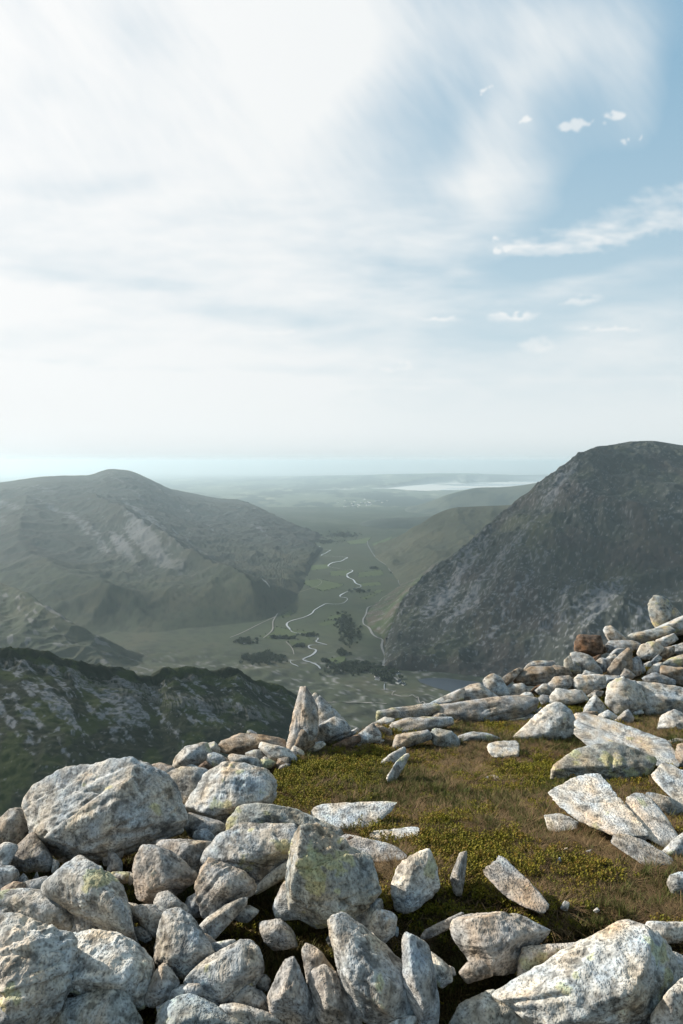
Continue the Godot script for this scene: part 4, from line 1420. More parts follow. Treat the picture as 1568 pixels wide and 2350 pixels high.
# ---------------------------------------------------------------- the summit rocks, one row for each
# [name, stone, label, group, outline, inner corners [x, y, towards the eye], hardness of the edges, depth shift, lean]
func rock_list() -> Array:
	return [
		["boulder", "g", "huge pitted grey boulder on the left, largest of the scree", "f", [55, 1863, 62, 1847, 97, 1815, 137, 1800, 166, 1782, 220, 1767, 296, 1758, 333, 1763, 360, 1787, 400, 1807, 415, 1853, 413, 1893, 380, 1913, 333, 1932, 283, 1947, 230, 1965, 186, 1974, 147, 1977, 97, 1958, 93, 1923, 100, 1900, 68, 1893], [186, 1797, 0.12, 100, 1840, 0.14, 133, 1923, 0.34, 233, 1937, 0.34, 360, 1807, 0.12, 370, 1883, 0.22, 266, 1837, 0.3, 333, 1903, 0.26, 173, 1857, 0.27], 14, 0, 0.45],
		["boulder", "t", "tan-stained block at the left edge beside the huge pitted boulder", "f", [-27, 1913, 0, 1883, 20, 1863, 55, 1855, 72, 1897, 50, 1937, 33, 1945, 10, 1945, -20, 1950], [], 16, 0, 0.45],
		["rock", "d", "dark slab leaning under the left end of the huge pitted boulder", "f", [15, 1973, 33, 1953, 50, 1940, 75, 1910, 97, 1927, 100, 1960, 123, 1973, 120, 1993, 83, 1997, 40, 1997], [], 14, 0, 0.45],
		["rock", "g", "small grey rock at the left edge below the tan block", "f", [-20, 1970, -10, 1950, 20, 1933, 43, 1943, 20, 1967, 13, 1990, 0, 2020, -20, 2027], [], 12, 0, 0.45],
		["stone", "w", "pale upright sliver of stone propped beneath the huge pitted boulder", "f", [119, 2002, 123, 1972, 133, 1977, 137, 1983, 130, 2002], [], 20, 0, 0.45],
		["stone", "d", "dark upright stone wedged below the huge pitted boulder's edge", "f", [247, 2007, 250, 1954, 263, 1958, 280, 1977, 280, 2003, 266, 2008], [], 16, 0, 0.45],
		["stone", "g", "flat-topped grey stone under the dark upright stone", "f", [249, 2010, 263, 2001, 300, 2000, 305, 2012, 296, 2025, 266, 2030], [], 16, 0, 0.45],
		["stone", "w", "little rounded pale stone beside the flat-topped grey stone", "f", [292, 2010, 300, 2004, 310, 2008, 313, 2025, 296, 2030], [], 12, 0, 0.45],
		["rock", "d", "smooth grey slab in the gap right of the huge pitted boulder", "f", [418, 1893, 436, 1868, 480, 1879, 519, 1893, 521, 1917, 489, 1935, 460, 1932, 433, 1915], [], 18, 0, 0.45],
		["boulder", "p", "pinkish grey boulder with blocky left face in mid scree", "f", [304, 1987, 316, 1948, 350, 1939, 393, 1963, 426, 1990, 455, 2013, 423, 2032, 396, 2050, 363, 2080, 333, 2078, 318, 2043], [320, 1990, 0.2, 366, 1970, 0.26, 383, 2017, 0.34, 346, 2040, 0.3], 14, 0, 0.45],
		["rock", "d", "flat grey rock lying behind the pinkish boulder", "f", [353, 1934, 373, 1928, 433, 1930, 488, 1935, 484, 1963, 461, 1997, 450, 2012, 420, 1990, 393, 1965, 363, 1950], [], 16, 0, 0.45],
		["stone", "w", "thin sunlit wedge of stone on the flat grey rock", "f", [392, 1963, 436, 1945, 445, 1973, 413, 1978], [], 20, -0.12, 0.45],
		["boulder", "g", "tilted oblong boulder running down to the right at lower left", "f", [97, 2036, 113, 2017, 140, 1997, 173, 1977, 213, 1987, 240, 2004, 270, 2031, 300, 2071, 311, 2117, 324, 2169, 293, 2165, 263, 2149, 245, 2130, 220, 2100, 166, 2079, 127, 2062, 105, 2051], [173, 2004, 0.2, 240, 2051, 0.3, 263, 2100, 0.34, 206, 2037, 0.3, 286, 2130, 0.3], 12, 0, 0.45],
		["boulder", "g", "low slab-like boulder at the left edge above the lichen boulders", "f", [-30, 2067, 0, 2051, 60, 2044, 110, 2054, 160, 2077, 175, 2100, 165, 2142, 133, 2150, 77, 2127, 27, 2114, -30, 2110], [33, 2064, 0.2, 107, 2087, 0.3, 140, 2117, 0.32], 10, 0, 0.45],
		["rock", "d", "steep grey pyramid rock standing between the left boulders", "f", [158, 2150, 170, 2097, 185, 2071, 216, 2068, 227, 2087, 240, 2137, 240, 2154, 200, 2159], [200, 2090, 0.25, 186, 2130, 0.32, 218, 2130, 0.3], 10, 0, 0.45],
		["boulder", "l", "massive grey boulder filling the lower left corner", "f", [-37, 2120, 0, 2107, 67, 2117, 100, 2134, 160, 2150, 176, 2164, 110, 2197, 87, 2224, 87, 2257, 100, 2284, 143, 2294, 130, 2314, 103, 2347, 83, 2374, -37, 2374], [20, 2147, 0.16, 87, 2157, 0.2, 20, 2230, 0.34, 67, 2290, 0.34, 27, 2324, 0.36], 9, 0, 0.45],
		["boulder", "l", "great rounded boulder with yellow lichen at lower left", "f", [68, 2234, 87, 2194, 133, 2167, 186, 2156, 233, 2150, 283, 2157, 320, 2177, 343, 2207, 349, 2244, 335, 2290, 316, 2312, 283, 2300, 233, 2290, 200, 2292, 160, 2295, 117, 2291, 83, 2278, 71, 2257], [140, 2190, 0.18, 216, 2177, 0.2, 286, 2190, 0.22, 127, 2244, 0.33, 213, 2244, 0.4, 293, 2244, 0.33, 320, 2217, 0.2], 8, 0, 0.45],
		["boulder", "y", "lichen-patched boulder at the bottom edge below the great rounded one", "f", [95, 2352, 133, 2317, 186, 2290, 233, 2270, 266, 2260, 283, 2284, 300, 2317, 315, 2354, 310, 2377, 100, 2377], [186, 2317, 0.2, 253, 2290, 0.2, 233, 2344, 0.35], 10, 0, 0.45],
		["rock", "g", "narrow grey rock squeezed under the great rounded boulder", "f", [98, 2347, 117, 2314, 147, 2294, 180, 2290, 190, 2297, 140, 2324, 113, 2347], [], 12, -0.02, 0.45],
		["rock", "g", "knobbly pale rock left of the upright rounded stone", "f", [301, 2085, 320, 2078, 356, 2078, 371, 2100, 361, 2154, 333, 2132, 313, 2105], [], 12, 0, 0.45],
		["rock", "g", "brownish humped rock behind the knobbly pale rock", "f", [355, 2077, 366, 2052, 386, 2047, 407, 2064, 433, 2100, 400, 2130, 376, 2110], [], 12, 0, 0.45],
		["boulder", "g", "upright rounded boulder with one yellow lichen spot", "f", [360, 2204, 361, 2164, 376, 2140, 372, 2120, 383, 2100, 410, 2091, 430, 2104, 456, 2130, 468, 2164, 490, 2194, 466, 2219, 430, 2239, 400, 2232], [400, 2124, 0.2, 426, 2140, 0.26, 400, 2190, 0.34, 443, 2190, 0.32], 10, 0, 0.45],
		["rock", "p", "pointed rock with a lit left edge beside the great rounded boulder", "f", [336, 2289, 350, 2244, 373, 2210, 383, 2214, 400, 2237, 410, 2259, 383, 2270, 366, 2287, 360, 2312, 340, 2304], [373, 2234, 0.25, 370, 2264, 0.3], 14, 0, 0.45],
		["rock", "g", "low grey rock under the brown wedge near the bottom", "f", [368, 2274, 400, 2267, 426, 2260, 466, 2250, 496, 2270, 518, 2305, 466, 2314, 383, 2304], [], 12, 0, 0.45],
		["boulder", "y", "rounded bottom-edge boulder with green-yellow lichen on top", "f", [367, 2339, 383, 2304, 416, 2290, 460, 2293, 493, 2310, 523, 2337, 566, 2367, 533, 2384, 366, 2380], [426, 2310, 0.2, 416, 2344, 0.32, 483, 2340, 0.3], 9, 0, 0.45],
		["stone", "d", "small dark stone in the gap above the bottom lichen boulder", "f", [359, 2312, 376, 2302, 381, 2324, 370, 2345], [], 12, 0, 0.45],
		["rock", "d", "dark rock at the very bottom left corner", "f", [-23, 2297, 13, 2300, 33, 2327, 57, 2360, -23, 2370], [], 12, -0.1, 0.45],
		["rock", "d", "thin grey slab lying at the left edge above the boulders", "f", [-20, 2049, 0, 2044, 20, 2037, 67, 2021, 110, 2013, 108, 2027, 97, 2047, 50, 2048, 0, 2054], [], 18, 0, 0.45],
		["stone", "d", "small pointed dark stone in the mossy nook at left", "f", [28, 2034, 55, 2004, 65, 2021, 60, 2032], [], 18, 0, 0.45],
		["stone", "d", "tiny leaning fin of stone in the mossy nook at left", "f", [75, 2021, 85, 2000, 90, 2017], [], 18, 0, 0.45],
		["rock", "d", "cracked dark rock wedged left of the tall grey boulder", "f", [427, 2064, 450, 2051, 457, 2067, 470, 2099, 446, 2105, 427, 2088], [], 18, 0, 0.45],
		["rock_pinnacle", "p", "tall pointed rock pinnacle standing on the skyline", "s", [665, 1720, 671, 1660, 683, 1640, 689, 1600, 691, 1577, 697, 1576, 716, 1596, 727, 1620, 725, 1653, 727, 1680, 709, 1703, 696, 1726, 669, 1730], [701, 1600, 0.12, 696, 1653, 0.22, 679, 1676, 0.16, 713, 1676, 0.24], 14, 0, 0.45],
		["rock_pinnacle", "g", "second rock fin leaning right behind the tall pinnacle", "s", [723, 1666, 728, 1603, 733, 1596, 740, 1610, 766, 1633, 793, 1656, 806, 1678, 776, 1690, 736, 1690], [743, 1640, 0.15, 759, 1663, 0.2], 16, 0.12, 0.45],
		["rock", "g", "narrow middle fin of rock in the pinnacle's notch", "s", [714, 1623, 719, 1592, 727, 1594, 731, 1604, 735, 1636, 726, 1663, 718, 1656], [], 18, 0.03, 0.45],
		["rock", "p", "slim rock splinter against the pinnacle's left side", "s", [667, 1710, 671, 1666, 676, 1646, 685, 1637, 689, 1676, 680, 1716, 669, 1726], [], 18, -0.06, 0.45],
		["rock", "g", "blocky grey rock at the right foot of the pinnacle", "s", [719, 1683, 733, 1666, 769, 1646, 793, 1660, 803, 1678, 773, 1683, 746, 1701, 723, 1705], [], 16, -0.1, 0.45],
		["rock", "t", "rust-tinged buttress at the left foot of the pinnacle", "s", [669, 1726, 686, 1663, 706, 1666, 723, 1683, 721, 1706, 696, 1726], [], 16, -0.12, 0.45],
		["rock", "p", "dark overhung slab right of the pinnacle's foot", "s", [742, 1698, 756, 1683, 779, 1681, 817, 1683, 786, 1701, 759, 1710], [], 18, 0, 0.45],
		["rock", "w", "pale flat rock at the turf edge below the pinnacle", "s", [694, 1730, 709, 1710, 739, 1701, 747, 1710, 723, 1728, 703, 1733], [], 14, 0, 0.45],
		["rock", "w", "small pale block at the pinnacle's left toe", "s", [665, 1728, 676, 1711, 696, 1723, 697, 1738, 679, 1740], [], 12, 0, 0.45],
		["rock", "r", "brown rusty flat rock right of the pinnacle at turf edge", "s", [758, 1715, 793, 1696, 822, 1688, 827, 1700, 806, 1715, 769, 1721], [], 16, 0, 0.45],
		["rock", "w", "cream block on the skyline right of the pinnacle", "s", [812, 1705, 822, 1686, 848, 1669, 866, 1676, 874, 1698, 832, 1709], [], 14, 0, 0.45],
		["rock", "t", "broad flat brownish slab on the skyline left of the pinnacle", "s", [504, 1723, 509, 1703, 556, 1688, 573, 1685, 623, 1693, 653, 1706, 660, 1715, 639, 1718, 599, 1725, 566, 1734, 539, 1731, 516, 1726], [], 14, 0, 0.45],
		["stone", "g", "little knob of stone perched on the flat brownish slab", "s", [567, 1681, 569, 1676, 576, 1675, 590, 1684, 583, 1690, 569, 1689], [], 12, 0, 0.45],
		["rock", "w", "white wedge-shaped rock on the skyline below the brownish slab", "s", [594, 1713, 599, 1704, 659, 1718, 680, 1739, 646, 1756, 626, 1746], [], 16, 0, 0.45],
		["boulder", "w", "pale domed rock on the skyline above the cracked boulder", "s", [397, 1763, 406, 1736, 426, 1716, 460, 1706, 473, 1706, 481, 1726, 475, 1748, 450, 1758, 430, 1753, 406, 1763], [], 12, 0, 0.45],
		["rock", "w", "small pale angular block beside the domed skyline rock", "s", [468, 1711, 493, 1701, 505, 1720, 500, 1735, 486, 1736, 473, 1730], [], 18, 0, 0.45],
		["rock", "g", "grey wedge rock between the domed rock and the cracked boulder", "s", [472, 1730, 489, 1726, 533, 1746, 541, 1754, 513, 1763, 489, 1765, 476, 1756], [], 16, 0, 0.45],
		["rock", "p", "tan-grey rock at the left end of the skyline outcrop", "s", [351, 1763, 351, 1756, 366, 1751, 396, 1757, 401, 1773, 376, 1783, 360, 1796], [], 12, 0, 0.45],
		["boulder", "g", "creased grey boulder forming the left of the cracked pair", "f", [358, 1796, 376, 1779, 426, 1762, 473, 1763, 483, 1779, 470, 1806, 450, 1833, 423, 1863, 406, 1833, 383, 1811], [413, 1786, 0.2, 436, 1813, 0.28, 460, 1779, 0.2], 12, 0, 0.45],
		["boulder", "w", "big pale boulder with a dark underside, right of the cracked pair", "f", [421, 1863, 450, 1826, 470, 1796, 486, 1766, 519, 1753, 559, 1759, 593, 1766, 623, 1779, 635, 1806, 616, 1833, 593, 1856, 559, 1878, 513, 1888, 475, 1879, 466, 1868], [513, 1779, 0.2, 475, 1864, 0.3, 566, 1843, 0.34, 539, 1796, 0.28, 603, 1786, 0.16, 619, 1813, 0.14], 16, 0, 0.45],
		["rock", "g", "low grey rock on the outcrop behind the big pale boulder", "s", [519, 1736, 539, 1731, 589, 1740, 608, 1764, 573, 1766, 533, 1756], [], 12, 0, 0.45],
		["rock", "g", "rounded grey rock touching the white wedge-shaped rock", "s", [565, 1731, 593, 1719, 609, 1726, 624, 1741, 593, 1750, 573, 1743], [], 12, 0, 0.45],
		["rock", "g", "small dark-topped rock at the turf edge by the big pale boulder", "s", [592, 1750, 609, 1737, 633, 1750, 621, 1765, 603, 1765], [], 12, 0, 0.45],
		["stone", "w", "small white lump on top of the big pale boulder", "f", [574, 1769, 586, 1760, 603, 1767, 593, 1776], [], 12, -0.1, 0.45],
		["stone", "r", "small brown stone tucked under the grey wedge rock", "s", [452, 1762, 473, 1746, 488, 1760, 473, 1769], [], 12, 0, 0.45],
		["stone", "w", "thin flat pale stone below the domed skyline rock", "s", [426, 1760, 440, 1754, 457, 1760, 440, 1766], [], 12, 0, 0.45],
		["boulder", "y", "broad lichened boulder at the lower end of the turf", "f", [515, 1911, 543, 1877, 590, 1857, 617, 1849, 657, 1853, 690, 1871, 717, 1884, 757, 1897, 794, 1912, 792, 1927, 723, 1942, 657, 1927, 590, 1924, 540, 1927], [597, 1881, 0.14, 663, 1884, 0.16, 723, 1907, 0.16], 12, 0, 0.45],
		["boulder", "g", "grey boulder leaning against the broad lichened boulder", "f", [471, 1977, 490, 1937, 517, 1904, 553, 1893, 600, 1897, 657, 1895, 692, 1897, 687, 1937, 673, 1967, 643, 1991, 630, 1997, 603, 1991, 567, 2004, 543, 2005, 523, 1994, 493, 1981], [530, 1924, 0.2, 613, 1917, 0.22, 567, 1967, 0.36, 637, 1957, 0.34], 12, -0.1, 0.45],
		["boulder", "p", "tall grey-brown boulder below the leaning grey boulder", "f", [453, 2044, 457, 2007, 470, 1973, 493, 1978, 527, 1994, 557, 2003, 586, 2024, 581, 2049, 540, 2072, 480, 2109, 464, 2090], [497, 2001, 0.2, 517, 2034, 0.33, 543, 2034, 0.3], 11, -0.05, 0.45],
		["rock", "p", "small brown rock filling the notch under the leaning boulder", "f", [558, 2002, 603, 1985, 637, 1992, 603, 2024, 585, 2027], [], 12, -0.04, 0.45],
		["rock", "w", "sunlit slanting slab beside the dark pyramid boulder", "f", [583, 2048, 600, 2024, 643, 1987, 676, 1962, 674, 1986, 664, 2009, 630, 2029, 590, 2050], [633, 2004, 0.12, 643, 2014, 0.2], 18, 0, 0.45],
		["stone", "w", "small pale lump at the low end of the slanting slab", "f", [577, 2034, 597, 2022, 598, 2036, 583, 2046], [], 12, 0, 0.45],
		["boulder", "y", "dark pyramid boulder with sharp crest and lichen spots", "f", [670, 1987, 673, 1967, 687, 1911, 697, 1893, 717, 1892, 757, 1922, 816, 1961, 868, 1987, 878, 2027, 868, 2062, 830, 2090, 806, 2109, 723, 2115, 683, 2092, 666, 2041, 663, 2014], [694, 1915, 0.2, 687, 1974, 0.28, 679, 2041, 0.34, 743, 2080, 0.36, 816, 2061, 0.28, 840, 2014, 0.16, 743, 1967, 0.28], 22, -0.08, 0.45],
		["rock", "g", "small rounded rock at the left foot of the dark pyramid", "f", [628, 2080, 643, 2044, 660, 2017, 672, 2057, 687, 2094, 683, 2107, 637, 2107], [], 12, -0.1, 0.45],
		["rock", "p", "low brownish slab running into turf behind the dark pyramid", "f", [768, 1929, 793, 1918, 826, 1923, 873, 1934, 925, 1951, 918, 1969, 873, 1977, 840, 1969, 806, 1961], [], 14, 0, 0.9],
		["stone", "r", "rust-red cap of stone on the low brownish slab", "f", [789, 1927, 803, 1918, 823, 1927, 827, 1939, 813, 1943], [], 12, -0.12, 0.45],
		["rock", "w", "long pale slab lying in the turf above the lichened boulder", "t", [708, 1860, 723, 1852, 757, 1847, 823, 1844, 856, 1842, 903, 1843, 912, 1854, 873, 1865, 823, 1888, 773, 1898, 740, 1892, 720, 1879], [], 14, 0, 0.9],
		["rock", "w", "pale humped slab in the grass behind the dark pyramid", "t", [841, 1925, 860, 1909, 900, 1906, 950, 1899, 977, 1916, 971, 1929, 933, 1929, 903, 1936, 863, 1933], [], 13, 0, 0.9],
		["rock", "g", "long narrow rock with a lit back beside the mossy hollow", "f", [455, 2132, 477, 2106, 517, 2076, 567, 2059, 572, 2069, 543, 2091, 507, 2124, 493, 2154, 467, 2152], [497, 2106, 0.2, 530, 2086, 0.2], 14, 0, 0.45],
		["boulder", "g", "tall wedge-shaped slab with a beak-like tip, bottom centre", "f", [756, 2103, 761, 2097, 783, 2106, 806, 2119, 856, 2152, 893, 2182, 923, 2209, 936, 2262, 951, 2316, 950, 2339, 873, 2342, 830, 2336, 806, 2292, 786, 2256, 783, 2212, 786, 2182, 769, 2139], [777, 2122, 0.1, 793, 2196, 0.26, 810, 2256, 0.33, 850, 2222, 0.34, 890, 2229, 0.26, 873, 2302, 0.36], 13, 0, 0.45],
		["rock", "d", "dark pitted rock behind the beaked slab", "f", [795, 2112, 823, 2082, 860, 2060, 874, 2066, 879, 2099, 858, 2142, 843, 2151, 823, 2132], [], 14, 0, 0.45],
		["stone", "g", "little stone peeping out left of the beaked slab", "f", [749, 2157, 760, 2139, 773, 2152, 778, 2171, 757, 2172], [], 12, 0, 0.45],
		["rock", "d", "tall narrow leaning stone right of the beaked slab", "f", [925, 2169, 932, 2149, 950, 2142, 970, 2152, 984, 2176, 991, 2216, 998, 2256, 1005, 2309, 1000, 2356, 976, 2362, 956, 2326, 933, 2266, 929, 2216], [946, 2166, 0.2, 950, 2229, 0.3, 976, 2242, 0.28, 976, 2316, 0.3], 11, 0, 0.45],
		["rock", "d", "dark fin-shaped stone with green lichen on its tip", "f", [694, 2181, 703, 2168, 720, 2172, 743, 2196, 765, 2227, 760, 2249, 723, 2256, 708, 2259, 703, 2222], [720, 2199, 0.25], 12, 0, 0.45],
		["rock", "p", "dark brown leaning stone before the fin-shaped one", "f", [714, 2236, 719, 2218, 730, 2213, 770, 2236, 790, 2269, 820, 2322, 825, 2359, 743, 2362, 727, 2319, 717, 2272], [740, 2242, 0.2, 750, 2296, 0.34, 783, 2316, 0.3], 13, 0, 0.45],
		["rock", "p", "triangular grey-brown stone standing at the bottom, left of the fins", "f", [617, 2299, 626, 2269, 643, 2236, 653, 2212, 670, 2205, 684, 2222, 697, 2262, 714, 2296, 732, 2352, 670, 2361, 630, 2332], [663, 2236, 0.22, 653, 2289, 0.34, 690, 2309, 0.3], 11, 0, 0.45],
		["boulder", "g", "brown-streaked wedge boulder left of the mossy hollow", "f", [432, 2252, 457, 2222, 477, 2202, 523, 2176, 557, 2159, 581, 2158, 594, 2196, 601, 2224, 580, 2256, 543, 2276, 507, 2304, 477, 2286, 450, 2279], [537, 2189, 0.2, 490, 2229, 0.25, 523, 2242, 0.34, 570, 2219, 0.28], 12, 0, 0.45],
		["stone", "d", "small dark lump right of the brown-streaked wedge", "f", [582, 2266, 590, 2242, 607, 2235, 622, 2249, 615, 2272, 597, 2276], [], 12, 0, 0.45],
		["rock", "d", "low rounded dark rock below the brown-streaked wedge", "f", [535, 2304, 557, 2272, 570, 2263, 600, 2276, 621, 2302, 622, 2327, 573, 2329], [], 12, 0, 0.45],
		["stone", "w", "pair-like pale stone above the brown-streaked wedge", "f", [475, 2177, 497, 2164, 520, 2163, 538, 2155, 542, 2160, 517, 2184, 490, 2194], [], 16, 0, 0.45],
		["rock", "g", "flat-topped grey rock at the bottom edge, centre left", "f", [498, 2311, 540, 2303, 590, 2319, 623, 2329, 673, 2361, 623, 2376, 523, 2376], [], 12, 0, 0.45],
		["stone", "w", "pale stone at the bottom edge below the beaked slab", "f", [885, 2354, 906, 2336, 950, 2330, 958, 2342, 951, 2364, 890, 2366], [], 12, -0.05, 0.45],
		["boulder", "y", "egg-shaped boulder balanced highest on the right skyline", "r", [1491, 1398, 1493, 1381, 1505, 1369, 1522, 1370, 1539, 1391, 1559, 1408, 1561, 1419, 1532, 1433, 1509, 1442, 1495, 1419], [1512, 1394, 0.25, 1525, 1414, 0.25], 8, 0, 0.45],
		["rock", "w", "white craggy block on the skyline right of the brown cube", "r", [1385, 1448, 1388, 1440, 1404, 1438, 1412, 1451, 1443, 1471, 1422, 1476, 1399, 1473, 1392, 1458], [], 16, 0, 0.45],
		["rock", "y", "log-shaped rock lying across the upper pile", "r", [1440, 1463, 1452, 1454, 1489, 1446, 1535, 1440, 1543, 1449, 1519, 1461, 1479, 1475, 1455, 1473], [], 9, 0, 0.45],
		["boulder", "w", "pale sloping boulder under the egg-shaped boulder at the right edge", "r", [1504, 1444, 1529, 1431, 1568, 1414, 1595, 1407, 1595, 1457, 1545, 1454, 1539, 1446], [], 11, 0, 0.45],
		["rock", "r", "rust-brown cube-like rock on the skyline of the pile", "r", [1318, 1478, 1328, 1461, 1341, 1456, 1377, 1462, 1382, 1495, 1366, 1505, 1329, 1503, 1322, 1495], [1336, 1471, 0.2, 1366, 1474, 0.22, 1346, 1494, 0.25], 16, 0, 0.45],
		["rock", "d", "long dark rock below the white craggy block", "r", [1390, 1486, 1399, 1471, 1445, 1470, 1476, 1479, 1459, 1491, 1412, 1496, 1396, 1495], [], 11, 0, 0.45],
		["rock", "y", "yellow-lichened rounded rock under the brown cube, left half", "r", [1293, 1517, 1307, 1501, 1316, 1506, 1333, 1531, 1337, 1546, 1312, 1551, 1298, 1536], [], 11, 0, 0.45],
		["rock", "g", "sloping slab under the brown cube, right of the yellow one", "r", [1307, 1505, 1322, 1496, 1356, 1507, 1383, 1541, 1386, 1551, 1366, 1552, 1339, 1536], [], 14, 0, 0.45],
		["rock", "t", "tall leaning brown slab in the middle of the pile", "r", [1393, 1549, 1409, 1517, 1444, 1483, 1449, 1514, 1449, 1541, 1436, 1536, 1425, 1556, 1406, 1553], [1429, 1511, 0.15, 1415, 1534, 0.2], 22, 0, 0.45],
		["rock", "d", "upright dark stone right of the leaning brown slab", "r", [1450, 1514, 1467, 1505, 1473, 1524, 1471, 1546, 1459, 1552, 1452, 1539], [], 18, 0, 0.45],
		["rock", "w", "pale squat rock below the log-shaped rock", "r", [1464, 1499, 1472, 1481, 1502, 1472, 1523, 1487, 1512, 1502, 1492, 1512, 1468, 1511], [], 14, 0, 0.45],
		["rock", "w", "angular pale rock at the right end of the log-shaped rock", "r", [1503, 1471, 1519, 1464, 1545, 1455, 1556, 1467, 1535, 1482, 1522, 1487], [], 18, 0, 0.45],
		["rock", "t", "long brown slab on the skyline left of the brown cube", "r", [1183, 1562, 1187, 1547, 1219, 1532, 1262, 1532, 1277, 1541, 1277, 1559, 1246, 1572, 1206, 1572, 1185, 1569], [1212, 1547, 0.2, 1246, 1547, 0.22], 16, 0, 0.45],
		["rock", "g", "flat cap slab on top of the long brown slab", "r", [1196, 1542, 1209, 1524, 1232, 1517, 1269, 1517, 1276, 1524, 1259, 1532, 1219, 1536], [], 16, -0.1, 0.45],
		["rock", "t", "layered brown rock right of the long brown slab", "r", [1258, 1537, 1272, 1528, 1302, 1534, 1314, 1551, 1286, 1559, 1262, 1557], [], 20, 0, 0.45],
		["rock", "t", "thin slab sloping left off the long brown slab", "r", [1153, 1559, 1192, 1532, 1200, 1536, 1179, 1559, 1162, 1572], [], 20, 0, 0.45],
		["rock", "w", "cream wedge block at the left end of the skyline pile", "r", [1108, 1561, 1132, 1547, 1146, 1550, 1159, 1574, 1172, 1595, 1156, 1601, 1139, 1591, 1119, 1584], [1136, 1567, 0.2], 22, 0, 0.45],
		["rock", "w", "cream slope-topped rock left of the cream wedge block", "r", [1049, 1592, 1086, 1571, 1099, 1569, 1123, 1594, 1146, 1602, 1106, 1614, 1066, 1614], [], 16, 0, 0.45],
		["rock", "w", "long cream rock descending left along the skyline edge", "r", [983, 1619, 1016, 1601, 1050, 1584, 1064, 1581, 1061, 1606, 1036, 1614, 1000, 1621], [], 14, 0, 0.45],
		["boulder", "g", "long pale grey ledge at the turf's top edge", "r", [857, 1649, 862, 1632, 933, 1622, 983, 1617, 1013, 1620, 1000, 1639, 950, 1647, 916, 1650, 870, 1656], [900, 1634, 0.08, 963, 1631, 0.1], 16, 0, 0.45],
		["boulder", "d", "long dark-faced ledge behind the turf", "r", [1001, 1642, 1016, 1621, 1066, 1612, 1133, 1604, 1183, 1597, 1233, 1605, 1239, 1617, 1203, 1634, 1183, 1649, 1143, 1657, 1076, 1657, 1030, 1651], [1050, 1617, 0.1, 1149, 1612, 0.12, 1183, 1627, 0.14, 1083, 1644, 0.16], 18, 0, 0.45],
		["rock", "g", "grey angular rock under the layered brown rock", "r", [1230, 1586, 1246, 1571, 1259, 1570, 1267, 1591, 1242, 1597], [], 18, 0, 0.45],
		["rock", "d", "dark stone in the hollow below the grey angular rock", "r", [1236, 1602, 1246, 1595, 1265, 1599, 1263, 1617, 1246, 1621], [], 18, 0, 0.45],
		["rock", "p", "brown-shadowed block in the middle of the pile", "r", [1258, 1569, 1272, 1555, 1309, 1553, 1314, 1572, 1292, 1584, 1279, 1587, 1266, 1596], [], 18, 0, 0.45],
		["rock", "w", "square pale block with a dark front in mid pile", "r", [1316, 1579, 1319, 1553, 1336, 1548, 1386, 1550, 1388, 1576, 1356, 1589, 1339, 1597, 1326, 1586], [1329, 1571, 0.22, 1366, 1567, 0.16], 20, 0, 0.45],
		["rock", "d", "dark flat rock right of the square pale block", "r", [1386, 1571, 1389, 1550, 1419, 1550, 1433, 1559, 1399, 1574], [], 18, 0, 0.45],
		["rock", "w", "broken white rock below the square pale block", "r", [1263, 1611, 1279, 1581, 1312, 1584, 1336, 1587, 1351, 1606, 1312, 1617, 1292, 1623, 1272, 1620], [], 18, 0, 0.45],
		["rock", "g", "grey wedge below the long brown slab", "r", [1161, 1591, 1176, 1572, 1199, 1569, 1217, 1584, 1206, 1597, 1179, 1599], [], 16, 0, 0.45],
		["stone", "r", "small orange-tan stone in the skyline pile", "r", [1216, 1591, 1232, 1574, 1244, 1570, 1237, 1591], [], 16, 0, 0.45],
		["boulder", "w", "large white boulder in the right of the pile", "r", [1385, 1596, 1392, 1574, 1425, 1558, 1459, 1567, 1476, 1594, 1480, 1622, 1445, 1637, 1419, 1643, 1399, 1621], [1425, 1584, 0.25, 1445, 1607, 0.3, 1409, 1601, 0.2], 11, 0, 0.45],
		["boulder", "w", "broad creamy boulder at the right edge beside the large white one", "r", [1470, 1569, 1512, 1570, 1568, 1583, 1595, 1594, 1595, 1641, 1568, 1634, 1539, 1625, 1525, 1631, 1495, 1641, 1479, 1634, 1473, 1602], [1505, 1591, 0.2, 1529, 1607, 0.28, 1565, 1607, 0.25], 12, 0, 0.45],
		["rock", "w", "pale split stone left of the large white boulder", "r", [1342, 1636, 1356, 1604, 1366, 1595, 1382, 1614, 1397, 1632, 1372, 1639, 1356, 1641], [1366, 1617, 0.2], 20, 0, 0.45],
		["stone", "d", "small dark rock at the foot of the leaning brown slab", "r", [1424, 1554, 1432, 1533, 1445, 1538, 1458, 1551, 1445, 1560], [], 12, 0, 0.45],
		["rock", "w", "white lump above the broad creamy boulder", "r", [1486, 1547, 1499, 1527, 1519, 1520, 1527, 1541, 1505, 1551], [], 12, 0, 0.45],
		["rock", "t", "brown slab-sided rock at the right edge of the pile", "r", [1513, 1544, 1515, 1528, 1568, 1534, 1592, 1541, 1592, 1571, 1559, 1571, 1535, 1554], [], 14, 0, 0.45],
		["rock", "y", "yellow-flecked pale rock at the right edge above the brown one", "r", [1514, 1526, 1545, 1511, 1568, 1502, 1595, 1497, 1595, 1534, 1562, 1536, 1535, 1531], [], 14, 0, 0.45],
		["stone", "d", "dark tilted stone below the pale squat rock", "r", [1491, 1521, 1512, 1501, 1520, 1511, 1502, 1527], [], 18, 0, 0.45],
		["rock", "t", "brownish jagged rock right of the pale squat rock", "r", [1515, 1506, 1525, 1487, 1549, 1483, 1546, 1501, 1529, 1511], [], 18, 0, 0.45],
